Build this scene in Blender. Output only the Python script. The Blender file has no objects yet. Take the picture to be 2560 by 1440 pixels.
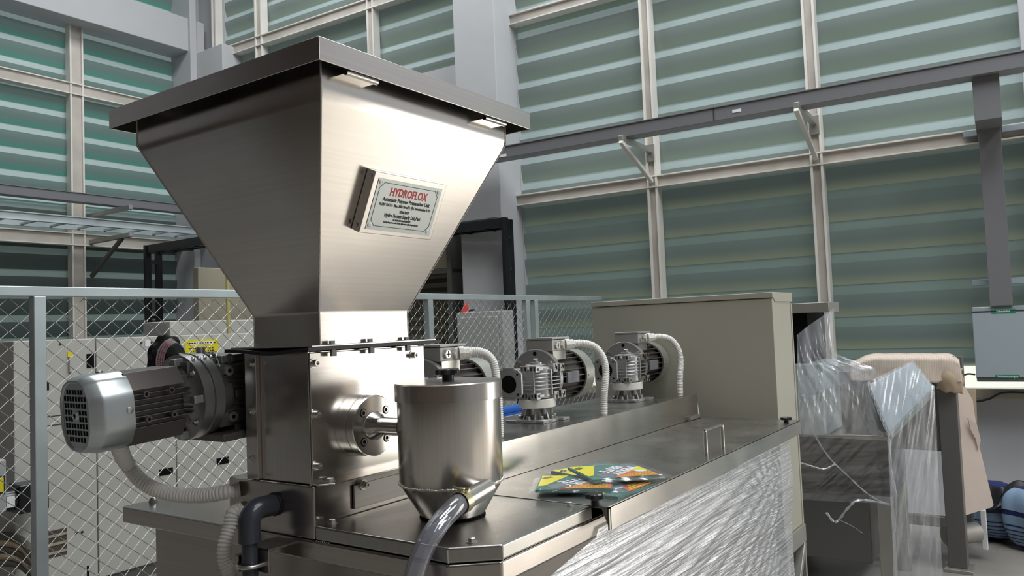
import bpy, bmesh, math, random
from mathutils import Vector, Matrix, Euler, noise
random.seed(7)
PI = math.pi
S = bpy.context.scene
# ------------------------------------------------------------------ camera
CAM = Vector((0.0, 0.0, 1.55)); FPX = 1958.4
YAW, PITCH, ROLL = math.radians(34.645), math.radians(2.784), math.radians(-2.262)
_d = Vector((math.cos(YAW)*math.cos(PITCH), math.sin(YAW)*math.cos(PITCH), math.sin(PITCH)))
_r0 = Vector((math.sin(YAW), -math.cos(YAW), 0)); _u0 = _r0.cross(_d)
_r = _r0*math.cos(ROLL) + _u0*math.sin(ROLL); _u = -_r0*math.sin(ROLL) + _u0*math.cos(ROLL)
cd = bpy.data.cameras.new('camera'); cam = bpy.data.objects.new('camera', cd); S.collection.objects.link(cam)
cd.sensor_width = 36; cd.lens = 36*FPX/2560; cd.clip_start = 0.05; cd.clip_end = 100
m3 = Matrix((_r, _u, -_d)).transposed()
cam.matrix_world = Matrix.Translation(CAM) @ m3.to_4x4()
S.camera = cam
# ------------------------------------------------------------------ light and exposure
S.view_settings.view_transform = 'Standard'; S.view_settings.look = 'None'
S.view_settings.gamma = 1; S.view_settings.use_curve_mapping = False
S.view_settings.exposure = 0.25
w = bpy.data.worlds.new('world'); S.world = w; w.use_nodes = True
w.node_tree.nodes['Background'].inputs[0].default_value = (.80, .90, 1.0, 1)
w.node_tree.nodes['Background'].inputs[1].default_value = 0.40
def area(name, loc, target, sx, sy, power, col):
    l = bpy.data.lights.new(name, 'AREA'); l.shape = 'RECTANGLE'; l.size = sx; l.size_y = sy
    l.energy = power; l.color = col
    o = bpy.data.objects.new(name, l); S.collection.objects.link(o); o.location = loc
    o.rotation_euler = (Vector(target)-Vector(loc)).to_track_quat('-Z', 'Y').to_euler()
    return o
# daylight through the open loading door in the right wall, out of frame on the right
area('door_daylight', (7.20, -3.1, 1.40), (0, -3.1, 1.40), 2.95, 2.75, 110, (1.0, .955, .88))
# sun slanting in through the same door: it lights a patch of the floor
sl = bpy.data.lights.new('sun', 'SUN'); sl.energy = 10; sl.angle = math.radians(1.5); sl.color = (1.0, .95, .86)
so = bpy.data.objects.new('sun', sl); S.collection.objects.link(so); so.location = (12, -6, 6)
so.rotation_euler = Vector((-.80, .36, -.40)).to_track_quat('-Z', 'Y').to_euler()
# overhead lamps added for ambient fill, not real roof openings
for k, (x, y) in enumerate(((2.0, -1.0), (4.2, -4.0), (4.0, 6.0), (0.5, -5.0), (5.2, 1.5))):
    area('overhead_fill_%d' % k, (x, y, 7.9), (x, y, 0), 3.2, 2.0, 200, (.95, .98, 1.0))

# ------------------------------------------------------------------ helpers: pixels of the photograph to points
def ray(px): return _d + _r*((px[0]-1280)/FPX) - _u*((px[1]-720)/FPX)
def at(px, D): return CAM + ray(px)*D
def onx(px, x): v = ray(px); return CAM + v*((x-CAM.x)/v.x)
def ony(px, y): v = ray(px); return CAM + v*((y-CAM.y)/v.y)
def onz(px, z): v = ray(px); return CAM + v*((z-CAM.z)/v.z)
def onp(px, p0, n): v = ray(px); return CAM + v*((Vector(p0)-CAM).dot(n)/v.dot(n))
# ------------------------------------------------------------------ materials
def N(nt, t, **k):
    n = nt.nodes.new(t)
    for a, b in k.items(): setattr(n, a, b)
    return n
def base(name):
    m = bpy.data.materials.new(name); m.use_nodes = True
    nt = m.node_tree; b = nt.nodes['Principled BSDF']
    return m, nt, b
def noise_ramp(nt, coord, scale, stretch, lo, hi, c0, c1, detail=3, rot=(0, 0, 0)):
    tc = N(nt, 'ShaderNodeTexCoord'); mp = N(nt, 'ShaderNodeMapping'); mp.inputs['Scale'].default_value = stretch
    mp.inputs['Rotation'].default_value = rot
    nt.links.new(tc.outputs[coord], mp.inputs[0])
    nz = N(nt, 'ShaderNodeTexNoise'); nz.inputs['Scale'].default_value = scale; nz.inputs['Detail'].default_value = detail
    nt.links.new(mp.outputs[0], nz.inputs['Vector'])
    r = N(nt, 'ShaderNodeMapRange'); r.inputs[1].default_value = lo; r.inputs[2].default_value = hi
    r.inputs[3].default_value = c0; r.inputs[4].default_value = c1
    nt.links.new(nz.outputs[0], r.inputs[0])
    return nz, r
def plain(name, col, rough=.5, metal=0, spec=.5, var=.0, bump=0, bscale=60):
    m, nt, b = base(name)
    b.inputs['Base Color'].default_value = (*col, 1); b.inputs['Roughness'].default_value = rough
    b.inputs['Metallic'].default_value = metal; b.inputs['Specular IOR Level'].default_value = spec
    if var:
        nz, r = noise_ramp(nt, 'Object', 3.0, (1, 1, 1), .3, .7, 1-var, 1+var, 5)
        mx = N(nt, 'ShaderNodeVectorMath', operation='SCALE'); mx.inputs[0].default_value = col
        nt.links.new(r.outputs[0], mx.inputs['Scale']); nt.links.new(mx.outputs[0], b.inputs['Base Color'])
    if bump:
        nz, r = noise_ramp(nt, 'Object', bscale, (1, 1, 1), 0, 1, 0, 1, 3)
        bp = N(nt, 'ShaderNodeBump'); bp.inputs['Strength'].default_value = bump; bp.inputs['Distance'].default_value = .002
        nt.links.new(r.outputs[0], bp.inputs['Height']); nt.links.new(bp.outputs[0], b.inputs['Normal'])
    return m
def steel(name, col=(.62, .585, .55), rough=.20, stretch=(1.2, 1.2, 190), bump=.003, blot=.05):
    """brushed stainless steel: fine streaks along one direction, blotchy roughness"""
    m, nt, b = base(name)
    b.inputs['Metallic'].default_value = 1; b.inputs['Base Color'].default_value = (*col, 1)
    nz, r = noise_ramp(nt, 'Object', 2.0, (1, 1, 1), .3, .7, rough-.015, rough+.015, 2)
    nz2, r2 = noise_ramp(nt, 'Object', 7.0, (1, 1, 1), .1, .9, -blot*.5, blot, 2)
    ad = N(nt, 'ShaderNodeMath', operation='ADD'); nt.links.new(r.outputs[0], ad.inputs[0]); nt.links.new(r2.outputs[0], ad.inputs[1])
    nt.links.new(ad.outputs[0], b.inputs['Roughness'])
    nz3, r3 = noise_ramp(nt, 'Object', 1.0, stretch, .3, .7, .97, 1.03, 0)
    nz4, r4 = noise_ramp(nt, 'Object', 2.3, (1, 1, 1), .1, .9, .93, 1.05, 4)
    mm = N(nt, 'ShaderNodeMath', operation='MULTIPLY'); nt.links.new(r3.outputs[0], mm.inputs[0]); nt.links.new(r4.outputs[0], mm.inputs[1])
    mx = N(nt, 'ShaderNodeVectorMath', operation='SCALE'); mx.inputs[0].default_value = col
    nt.links.new(mm.outputs[0], mx.inputs['Scale']); nt.links.new(mx.outputs[0], b.inputs['Base Color'])
    return m
M = {}
M['steel_h'] = steel('brushed_steel_horizontal_grain')
M['steel_low'] = steel('brushed_steel_darkened', col=(.47, .435, .405), rough=.22, stretch=(1.2, 1.2, 190))  # same steel, colour darkened on the lower parts to offset floor bounce
M['steel_v'] = steel('brushed_steel_vertical_grain', stretch=(190, 190, 1.5), bump=.006, rough=.24, blot=.03)
M['steel_top'] = steel('steel_deck_sheet', col=(.42, .41, .39), rough=.26, stretch=(2, 190, 2), bump=.005, blot=.10)
M['steel_dark'] = steel('dull_steel_sheet', col=(.42, .39, .36), rough=.34, bump=.01, blot=.1)
M['steel_turn'] = plain('turned_steel', (.62, .60, .57), .2, 1)
M['bolt'] = plain('bolt_steel', (.60, .58, .55), .3, 1)
M['weld'] = plain('weld_bead', (.62, .58, .54), .35, 1, bump=.6, bscale=220)
M['cast'] = plain('cast_aluminium', (.46, .46, .45), .36, .85, bump=.12, bscale=500)
M['cast_dark'] = plain('dark_cast_aluminium', (.17, .155, .145), .42, .75, bump=.12, bscale=500)
M['cast_mid'] = plain('grey_cast_aluminium', (.27, .27, .265), .38, .8, bump=.12, bscale=500)
M['alu'] = plain('pressed_aluminium_cowl', (.50, .54, .545), .36, .9, var=.05)
M['cowl'] = plain('satin_grey_cowl', (.56, .55, .51), .32, .8)
M['grey_box'] = plain('grey_terminal_box', (.36, .35, .33), .45, .3)
M['black'] = plain('black_plastic', (.010, .010, .012), .25)
M['rubber'] = plain('black_rubber', (.012, .012, .015), .5)
M['hole'] = plain('dark_cavity', (.006, .006, .006), .8, spec=.1)
M['white_pl'] = plain('white_plastic', (.66, .64, .58), .4)
M['conduit'] = plain('off_white_conduit', (.72, .70, .66), .38)
M['pvc'] = plain('blue_grey_pvc', (.036, .040, .052), .25)
M['brass'] = plain('yellow_plated_clamp', (.62, .56, .36), .3, .9)
M['galv'] = plain('galvanised_steel', (.50, .56, .57), .45, .55, var=.14)
M['wire'] = plain('galvanised_wire', (.36, .36, .345), .42, .5)
M['cream'] = plain('cream_machine_paint', (.47, .46, .42), .5, var=.03)
M['beige'] = plain('beige_cabinet_paint', (.40, .385, .315), .42, var=.02, bump=.08, bscale=400)
M['seam'] = plain('dark_seam', (.03, .03, .03), .6)
M['wallpaint'] = plain('blue_grey_wall_paint', (.47, .478, .495), .7, var=.03)
M['wallgrey'] = plain('grey_wall_plaster', (.30, .305, .32), .75, var=.04)
M['trim'] = plain('white_window_trim', (.74, .71, .66), .5, var=.06)
M['trim_in'] = plain('tan_channel', (.50, .46, .41), .7, var=.15)
M['trunk'] = plain('grey_trunking', (.17, .17, .18), .45)
M['ceil'] = plain('ceiling_sheet', (.30, .30, .30), .8)
M['brown'] = plain('dark_brown_wall', (.075, .052, .040), .7)
M['shutter'] = plain('brown_grey_shutter', (.115, .11, .085), .5, .2)
M['creamwall'] = plain('cream_board', (.36, .33, .25), .6)
M['yellow'] = plain('yellow_paint', (.72, .62, .02), .5)
M['yellow2'] = plain('pale_yellow_pipe', (.45, .40, .16), .5)
M['red'] = plain('red_plastic', (.62, .05, .04), .45)
M['orange'] = plain('orange_print', (.75, .13, .02), .45)
M['green'] = plain('green_pad', (.06, .17, .13), .7, bump=.6, bscale=500)
M['greenline'] = plain('green_print', (.05, .14, .07), .5)
M['greenlab'] = plain('green_label', (.01, .22, .10), .4)
M['mint'] = plain('mint_pad_edge', (.15, .42, .36), .7)
M['white'] = plain('white_print', (.78, .78, .78), .5)
M['ink'] = plain('black_print', (.015, .015, .02), .5)
M['redink'] = plain('red_print', (.50, .02, .03), .4)
M['plate'] = plain('silver_name_plate', (.52, .55, .54), .38, .6)
M['blue'] = plain('blue_strap', (.02, .10, .38), .4)
M['navy'] = plain('navy_sack', (.012, .018, .10), .45, bump=.5, bscale=30)
M['sackblue'] = plain('pale_blue_sack_print', (.22, .32, .45), .45, bump=.5, bscale=30)
M['card'] = plain('cardboard', (.56, .47, .41), .85, var=.06)
m, nt, b = base('ribbed_cardboard'); M['card_rib'] = m; b.inputs['Roughness'].default_value = .85
tc = N(nt, 'ShaderNodeTexCoord'); wv = N(nt, 'ShaderNodeTexWave'); wv.bands_direction = 'Y'; wv.inputs['Scale'].default_value = 26; nt.links.new(tc.outputs['Object'], wv.inputs[0])
mc = N(nt, 'ShaderNodeMixRGB'); mc.inputs[1].default_value = (.48, .40, .33, 1); mc.inputs[2].default_value = (.57, .48, .41, 1)
nt.links.new(wv.outputs[1], mc.inputs[0]); nt.links.new(mc.outputs[0], b.inputs['Base Color'])
M['card2'] = plain('brown_cardboard', (.40, .31, .22), .85, var=.1)
M['jbox'] = plain('light_grey_enclosure', (.33, .39, .42), .45)
M['cable'] = plain('black_cable', (.012, .012, .014), .4)
M['pink'] = plain('pale_pink_label', (.60, .52, .58), .5)
M['cabgrey'] = plain('light_grey_cabinet', (.36, .37, .36), .5)
M['strut'] = plain('bare_steel_strut', (.42, .41, .38), .4, .7, var=.1)
M['steel_shade'] = steel('dark_mirror_steel', col=(.17, .16, .15), rough=.22, stretch=(1, 1, 120))
M['frame'] = plain('dark_grey_steel_frame', (.13, .127, .12), .45, .25)
# floor
m, nt, b = base('concrete_floor'); M['floor'] = m
nz, r = noise_ramp(nt, 'Object', 1.6, (1, 1, 1), .3, .7, 0, 1, 8)
cr = N(nt, 'ShaderNodeMixRGB'); cr.inputs[1].default_value = (.20, .185, .165, 1); cr.inputs[2].default_value = (.30, .285, .255, 1)
nt.links.new(r.outputs[0], cr.inputs[0]); nt.links.new(cr.outputs[0], b.inputs['Base Color']); b.inputs['Roughness'].default_value = .45
# window glass: frosted sheet with daylight behind it
def litpane(name, col, e, body=(.3, .36, .36)):
    m, nt, b = base(name)
    b.inputs['Base Color'].default_value = (*body, 1); b.inputs['Roughness'].default_value = .35
    b.inputs['Emission Color'].default_value = (*col, 1); b.inputs['Emission Strength'].default_value = e
    return m
M['pane_hi'] = litpane('frosted_pane_bright', (.36, .46, .46), .30)
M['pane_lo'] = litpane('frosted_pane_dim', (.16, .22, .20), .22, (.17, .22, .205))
M['pane_strip'] = litpane('clear_sill_strip', (1, 1, .88), .75)
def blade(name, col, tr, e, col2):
    """louvre glass; daylight glow painted in as a lower-edge gradient and emission"""
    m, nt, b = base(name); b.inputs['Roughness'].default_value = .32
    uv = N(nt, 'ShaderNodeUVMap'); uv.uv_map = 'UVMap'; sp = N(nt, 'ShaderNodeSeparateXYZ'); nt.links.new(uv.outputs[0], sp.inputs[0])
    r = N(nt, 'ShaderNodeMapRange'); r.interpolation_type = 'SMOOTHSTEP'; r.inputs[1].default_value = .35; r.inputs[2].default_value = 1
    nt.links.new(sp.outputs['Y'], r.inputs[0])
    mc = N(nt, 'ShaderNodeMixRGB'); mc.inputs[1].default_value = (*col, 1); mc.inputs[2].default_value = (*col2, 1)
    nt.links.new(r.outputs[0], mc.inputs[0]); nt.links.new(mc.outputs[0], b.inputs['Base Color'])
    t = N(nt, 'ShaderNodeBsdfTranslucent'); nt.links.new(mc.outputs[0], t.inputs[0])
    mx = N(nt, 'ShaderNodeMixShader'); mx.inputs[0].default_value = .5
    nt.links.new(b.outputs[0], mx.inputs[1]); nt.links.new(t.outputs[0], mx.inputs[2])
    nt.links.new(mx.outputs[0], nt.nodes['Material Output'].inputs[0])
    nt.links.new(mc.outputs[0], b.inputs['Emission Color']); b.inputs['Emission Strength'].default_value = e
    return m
M['blade_r'] = blade('grey_louvre_painted_glow', (.27, .31, .29), (0, 0, 0), .10, (.36, .44, .36))
M['blade_l'] = blade('green_louvre_painted_glow', (.22, .30, .28), (0, 0, 0), .10, (.15, .42, .35))
M['blade_d'] = blade('louvre_painted_shade', (.13, .16, .155), (0, 0, 0), .02, (.13, .18, .17))  # darker copy of the louvre glass, shade put into its colour
M['blade_o'] = blade('olive_louvre_painted_glow', (.25, .31, .295), (0, 0, 0), .13, (.50, .55, .42))
# stretch film
def film(name, fac, rot, sc, strength, dist=.004, tint=(.93, .95, .97), rough=.12, glow=.10):
    m, nt, b = base(name)
    nt.nodes.remove(b)
    tr = N(nt, 'ShaderNodeBsdfTransparent'); tr.inputs[0].default_value = (*tint, 1)
    gl = N(nt, 'ShaderNodeBsdfGlossy'); gl.inputs[0].default_value = (.95, .96, 1, 1); gl.inputs[1].default_value = rough
    df = N(nt, 'ShaderNodeBsdfDiffuse'); df.inputs[0].default_value = (.75, .78, .82, 1)
    nz, r = noise_ramp(nt, 'Object', 1.0, sc, .25, .75, 0, 1, 6, rot)
    bp = N(nt, 'ShaderNodeBump'); bp.inputs['Strength'].default_value = strength; bp.inputs['Distance'].default_value = dist
    nt.links.new(r.outputs[0], bp.inputs['Height']); nt.links.new(bp.outputs[0], gl.inputs['Normal']); nt.links.new(bp.outputs[0], df.inputs['Normal'])
    m1 = N(nt, 'ShaderNodeMixShader'); m1.inputs[0].default_value = glow/(glow+fac)
    nt.links.new(gl.outputs[0], m1.inputs[1]); nt.links.new(df.outputs[0], m1.inputs[2])
    m2 = N(nt, 'ShaderNodeMixShader')
    r2 = N(nt, 'ShaderNodeMapRange'); r2.inputs[1].default_value = .35; r2.inputs[2].default_value = .65
    r2.inputs[3].default_value = (fac+glow)*.55; r2.inputs[4].default_value = min(1, (fac+glow)*1.35)
    nt.links.new(nz.outputs[0], r2.inputs[0]); nt.links.new(r2.outputs[0], m2.inputs[0])
    nt.links.new(tr.outputs[0], m2.inputs[1]); nt.links.new(m1.outputs[0], m2.inputs[2])
    nt.links.new(m2.outputs[0], nt.nodes['Material Output'].inputs[0])
    return m
M['film_tank'] = film('stretch_film_tight', .45, (0, math.radians(9), 0), (1.6, 1, 110), .9, .004, glow=.22, rough=.10)
M['film_loose'] = film('stretch_film_loose', .13, (math.radians(35), math.radians(-35), math.radians(10)), (30, 2, 4), .35, .003, glow=.15, rough=.22)
M['film_thin'] = film('stretch_film_thin', .06, (math.radians(40), 0, 0), (3, 3, 30), .3, .003, glow=.03)
M['film_pack'] = film('clear_packet_film', .09, (0, 0, .4), (12, 30, 30), .6, .002, glow=.03, rough=.08)
# clear hose
m, nt, b = base('clear_pvc_hose'); M['hose'] = m; nt.nodes.remove(b)
tr = N(nt, 'ShaderNodeBsdfTransparent'); tr.inputs[0].default_value = (.84, .85, .90, 1)
gl = N(nt, 'ShaderNodeBsdfGlossy'); gl.inputs[1].default_value = .06
df = N(nt, 'ShaderNodeBsdfDiffuse'); df.inputs[0].default_value = (.55, .55, .62, 1)
m1 = N(nt, 'ShaderNodeMixShader'); m1.inputs[0].default_value = .20
nt.links.new(tr.outputs[0], m1.inputs[1]); nt.links.new(df.outputs[0], m1.inputs[2])
fr = N(nt, 'ShaderNodeLayerWeight'); fr.inputs[0].default_value = .45
mr = N(nt, 'ShaderNodeMapRange'); mr.inputs[3].default_value = .08; mr.inputs[4].default_value = .85
nt.links.new(fr.outputs['Fresnel'], mr.inputs[0])
m2 = N(nt, 'ShaderNodeMixShader'); nt.links.new(mr.outputs[0], m2.inputs[0])
nt.links.new(m1.outputs[0], m2.inputs[1]); nt.links.new(gl.outputs[0], m2.inputs[2])
nt.links.new(m2.outputs[0], nt.nodes['Material Output'].inputs[0])

# ------------------------------------------------------------------ mesh builders
def frame_of(axis):
    a = Vector(axis).normalized()
    h = Vector((0, 0, 1)) if abs(a.z) < .9 else Vector((1, 0, 0))
    u = h.cross(a).normalized(); v = a.cross(u)
    return a, u, v
class MB:
    def __init__(s): s.bm = bmesh.new()
    def face(s, vs):
        try: return s.bm.faces.new(vs)
        except ValueError: return None
    def poly(s, pts):
        return s.face([s.bm.verts.new(p) for p in pts])
    def box(s, a, b):
        x0, y0, z0 = a; x1, y1, z1 = b
        v = [s.bm.verts.new(p) for p in ((x0, y0, z0), (x1, y0, z0), (x1, y1, z0), (x0, y1, z0), (x0, y0, z1), (x1, y0, z1), (x1, y1, z1), (x0, y1, z1))]
        for f in ((0, 3, 2, 1), (4, 5, 6, 7), (0, 1, 5, 4), (1, 2, 6, 5), (2, 3, 7, 6), (3, 0, 4, 7)): s.face([v[i] for i in f])
        return s
    def bar(s, p, q, wd, ht, up=(0, 0, 1)):
        """box along p-q"""
        p = Vector(p); q = Vector(q); a = (q-p).normalized(); upv = Vector(up)
        sd = a.cross(upv)
        if sd.length < 1e-4: sd = a.cross(Vector((1, 0, 0)))
        sd.normalize(); u2 = sd.cross(a)
        v = []
        for e in (p, q):
            for i, j in ((-1, -1), (1, -1), (1, 1), (-1, 1)): v.append(s.bm.verts.new(e+sd*(wd/2*i)+u2*(ht/2*j)))
        for f in ((0, 1, 2, 3), (7, 6, 5, 4), (0, 4, 5, 1), (1, 5, 6, 2), (2, 6, 7, 3), (3, 7, 4, 0)): s.face([v[i] for i in f])
        return s
    def prism(s, pts, ext):
        ext = Vector(ext); a = [s.bm.verts.new(p) for p in pts]; b = [s.bm.verts.new(Vector(p)+ext) for p in pts]
        s.face(a[::-1]); s.face(b); n = len(a)
        for i in range(n): s.face([a[i], a[(i+1) % n], b[(i+1) % n], b[i]])
        return s
    def lathe(s, prof, o, axis=(0, 0, 1), seg=40, cap=True, fn=None):
        """prof: (distance along axis, radius)"""
        a, u, v = frame_of(axis); o = Vector(o); rings = []
        for h, r in prof:
            ring = []
            for k in range(seg):
                t = 2*PI*k/seg; rr = r*(fn(t) if fn else 1)
                ring.append(s.bm.verts.new(o+a*h+(u*math.cos(t)+v*math.sin(t))*rr))
            rings.append(ring)
        for i in range(len(rings)-1):
            for k in range(seg):
                s.face([rings[i][k], rings[i][(k+1) % seg], rings[i+1][(k+1) % seg], rings[i+1][k]])
        if cap: s.face(rings[0][::-1]); s.face(rings[-1])
        return s
    def cyl(s, p, q, r, seg=20, r2=None):
        p = Vector(p); q = Vector(q)
        return s.lathe([(0, r), ((q-p).length, r if r2 is None else r2)], p, q-p, seg)
    def loft(s, rings, cap=True):
        R = [[s.bm.verts.new(p) for p in ring] for ring in rings]; n = len(R[0])
        for i in range(len(R)-1):
            for k in range(n): s.face([R[i][k], R[i][(k+1) % n], R[i+1][(k+1) % n], R[i+1][k]])
        if cap: s.face(R[0][::-1]); s.face(R[-1])
        return s
    def tube(s, pts, r, seg=10, cap=True, rf=None):
        pts = [Vector(p) for p in pts]; rings = []; pu = None
        for i, p in enumerate(pts):
            t = (pts[min(i+1, len(pts)-1)]-pts[max(i-1, 0)]).normalized()
            if pu is None: _, u, _v = frame_of(t)
            else:
                u = pu-t*pu.dot(t); u.normalize()
            pu = u; v = t.cross(u); rr = rf(i) if rf else r
            rings.append([p+(u*math.cos(2*PI*k/seg)+v*math.sin(2*PI*k/seg))*rr for k in range(seg)])
        return s.loft(rings, cap)
    def grid(s, fn, nu, nv):
        g = [[s.bm.verts.new(fn(i/nu, j/nv)) for i in range(nu+1)] for j in range(nv+1)]
        for j in range(nv):
            for i in range(nu): s.face([g[j][i], g[j][i+1], g[j+1][i+1], g[j+1][i]])
        return s
    def hexbolt(s, p, n, r=.008, h=.007, socket=False):
        a, u, v = frame_of(n); p = Vector(p)
        s.lathe([(0, r*1.45), (.0018, r*1.45)], p, n, 16)
        if socket:
            s.lathe([(.0018, r), (h*1.7, r), (h*1.7, r*.55), (h*1.0, r*.5)], p, n, 16)
        else:
            s.lathe([(.0018, r), (h, r), (h*1.12, r*.8)], p, n, 6)
        return s
    def build(s, name, mat, parent=None, bevel=0, smooth=None, local=False, seg=2, keep=False, wn=False):
        bm = s.bm
        if not keep: bmesh.ops.recalc_face_normals(bm, faces=bm.faces)
        me = bpy.data.meshes.new(name); bm.to_mesh(me); bm.free()
        for mm in (mat if isinstance(mat, (list, tuple)) else [mat]): me.materials.append(M[mm] if isinstance(mm, str) else mm)
        o = bpy.data.objects.new(name, me); S.collection.objects.link(o)
        if smooth is None: smooth = 32
        if smooth:
            me.polygons.foreach_set('use_smooth', [True]*len(me.polygons)); me.set_sharp_from_angle(angle=math.radians(smooth))
        if bevel:
            md = o.modifiers.new('bevel', 'BEVEL'); md.width = bevel; md.segments = seg; md.limit_method = 'ANGLE'; md.angle_limit = math.radians(40)
            md.harden_normals = True
        if wn:
            md = o.modifiers.new('weighted_normals', 'WEIGHTED_NORMAL'); md.keep_sharp = True; md.weight = 100
        if parent is not None:
            o.parent = parent
            if not local:
                L = parent; off = Vector((0, 0, 0))
                while L is not None: off += Vector(L.location); L = L.parent
                o.location = -off
        return o
def thing(name, label, cat, loc=(0, 0, 0), rot=(0, 0, 0), group=None):
    o = bpy.data.objects.new(name, None); S.collection.objects.link(o); o.empty_display_size = .1
    o.location = loc; o.rotation_euler = rot; o['label'] = label; o['category'] = cat
    if group: o['group'] = group
    return o
def tag(o, label, cat, group=None, kind=None):
    o['label'] = label; o['category'] = cat
    if group: o['group'] = group
    if kind: o['kind'] = kind
    return o
def struct(o): o['kind'] = 'structure'; return o
def kids(o): return [c for c in bpy.data.objects if c.parent == o]
def copy_tree(o, parent=None):
    c = o.copy(); S.collection.objects.link(c)
    if parent is not None: c.parent = parent
    for ch in kids(o): copy_tree(ch, c)
    return c
def spline(pts, n=12):
    pts = [Vector(p) for p in pts]; P = [pts[0]*2-pts[1]]+pts+[pts[-1]*2-pts[-2]]; out = []
    for i in range(1, len(P)-2):
        for k in range(n):
            t = k/n; a, b_, c, d_ = P[i-1], P[i], P[i+1], P[i+2]
            out.append(.5*((2*b_)+(c-a)*t+(2*a-5*b_+4*c-d_)*t*t+(3*b_-a-3*c+d_)*t**3))
    out.append(P[-2]); return out
def resample(pts, step):
    out = [pts[0]]; acc = 0
    for a, b_ in zip(pts, pts[1:]):
        L = (b_-a).length; pos = step-acc
        while pos <= L: out.append(a+(b_-a)*(pos/L)); pos += step
        acc = (acc+L) % step
    return out
def conduit_mb(pts, r, pitch=.0085):
    pl = resample(spline(pts, 24), pitch/4)
    prof = (1.0, .99, .86, .88)
    return MB().tube(pl, r, 18, rf=lambda i: r*prof[i % 4])
def text_mesh(name, body, size, mat, parent, loc, rot_m, extrude=.0004, bold=.0, xs=1.0, align='CENTER'):
    """lettering turned into a real mesh lying in the plane given by rot_m (columns right, up, normal)"""
    c = bpy.data.curves.new(name, 'FONT'); c.body = body; c.size = size; c.align_x = align; c.align_y = 'CENTER'
    c.extrude = extrude; c.offset = bold; c.resolution_u = 2
    t = bpy.data.objects.new(name+'_tmp', c); S.collection.objects.link(t)
    dg = bpy.context.evaluated_depsgraph_get(); me = bpy.data.meshes.new_from_object(t.evaluated_get(dg))
    bpy.data.objects.remove(t); bpy.data.curves.remove(c)
    me.transform(Matrix.Diagonal((xs, 1, 1, 1))); me.transform(Matrix.Translation(loc) @ rot_m.to_4x4())
    me.materials.clear(); me.materials.append(M[mat])
    return me
def join_text(name, meshes, parent, local=False):
    bm = bmesh.new()
    for me in meshes: bm.from_mesh(me)
    mat = meshes[0].materials[0]; me2 = bpy.data.meshes.new(name); bm.to_mesh(me2); bm.free(); me2.materials.append(mat)
    o = bpy.data.objects.new(name, me2); S.collection.objects.link(o)
    if parent is not None:
        o.parent = parent
        if not local:
            L = parent; off = Vector((0, 0, 0))
            while L is not None: off += Vector(L.location); L = L.parent
            o.location = -off
    return o

# ================================================================== THE SETTING
WA = at((2447, 342), 5.9); WB = at((500, 614), 10.8)
ws = Vector((WA.x-WB.x, WA.y-WB.y, 0)).normalized()          # along the right wall, away from the corner
wn = Vector((-1, 0, 0)); wn = (wn-ws*wn.dot(ws)).normalized()  # into the room
LY = 9.66
def RWp(s_, z, o=0): return Vector((WB.x, WB.y, 0))+ws*s_+wn*o+Vector((0, 0, z))
def rw(px, o=0):
    p = onp(px, Vector((WB.x, WB.y, 0))+wn*o, wn); return ((p-Vector((WB.x, WB.y, 0))).dot(ws), p.z)
def lw(px, o=0): p = ony(px, LY-o); return (p.x, p.z)
def rbox(mb, s0, s1, z0, z1, o0, o1):
    mb.prism([RWp(s0, z0, o0), RWp(s1, z0, o0), RWp(s1, z1, o0), RWp(s0, z1, o0)], wn*(o1-o0)); return mb
def lbox(mb, x0, x1, z0, z1, o0, o1):
    mb.box((x0, LY-o1, z0), (x1, LY-o0, z1)); return mb
struct(MB().box((-6, -8, -.1), (9, 11, 0)).build('floor', 'floor', smooth=0))
struct(MB().box((-6, -8, 8), (9, 11, 8.1)).build('ceiling', 'ceil', smooth=0))
struct(MB().box((-5.1, -8, 0), (-5, 11, 8)).build('wall_back', 'brown', smooth=0))
struct(MB().box((-5.1, -8, 0), (9, -7.9, 8)).build('wall_front', 'wallgrey', smooth=0))

# --- right wall, measured from the photograph
S_COL0 = rw((1145, 150))[0]; S_COL1 = rw((1287, 60))[0]; S_R = rw((2550, 100))[0]
Z_SILL = rw((2500, 977))[1]; Z_G1 = (rw((1304, 500))[1]+rw((2053, 402))[1]+rw((2447, 352))[1])/3
Z_G2 = rw((1287, 58))[1]; Z_STRIP = rw((2500, 915))[1]; Z_UP = rw((1145, 160))[1]
S_END = 9.63+8
D0, D1 = 9.63+2.0, 9.63+4.6                                    # the open loading door
mb = MB()
rbox(mb, -.3, S_COL1, 0, Z_UP, -.25, 0)                       # solid wall below the small high window
rbox(mb, -.3, .62, Z_UP, 8, -.25, 0)
rbox(mb, S_COL1, S_R+.4, 0, Z_SILL, -.25, 0); rbox(mb, S_R+.4, D0, 0, .12, -.25, 0)                   # dado under the louvres
rbox(mb, S_R+.0, S_R+.4, Z_SILL, 8, -.25, .12)
rbox(mb, D0, S_END, 2.85, 8, -.25, 0)
struct(mb.build('wall_right', 'wallpaint', smooth=0))
struct(rbox(rbox(MB(), S_COL0, S_COL1, Z_UP, 8, -.25, 0), S_COL1-.50, S_COL1, 0, 8, 0.0, .40).build('trim_1', 'wallpaint', bevel=.01))
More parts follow.
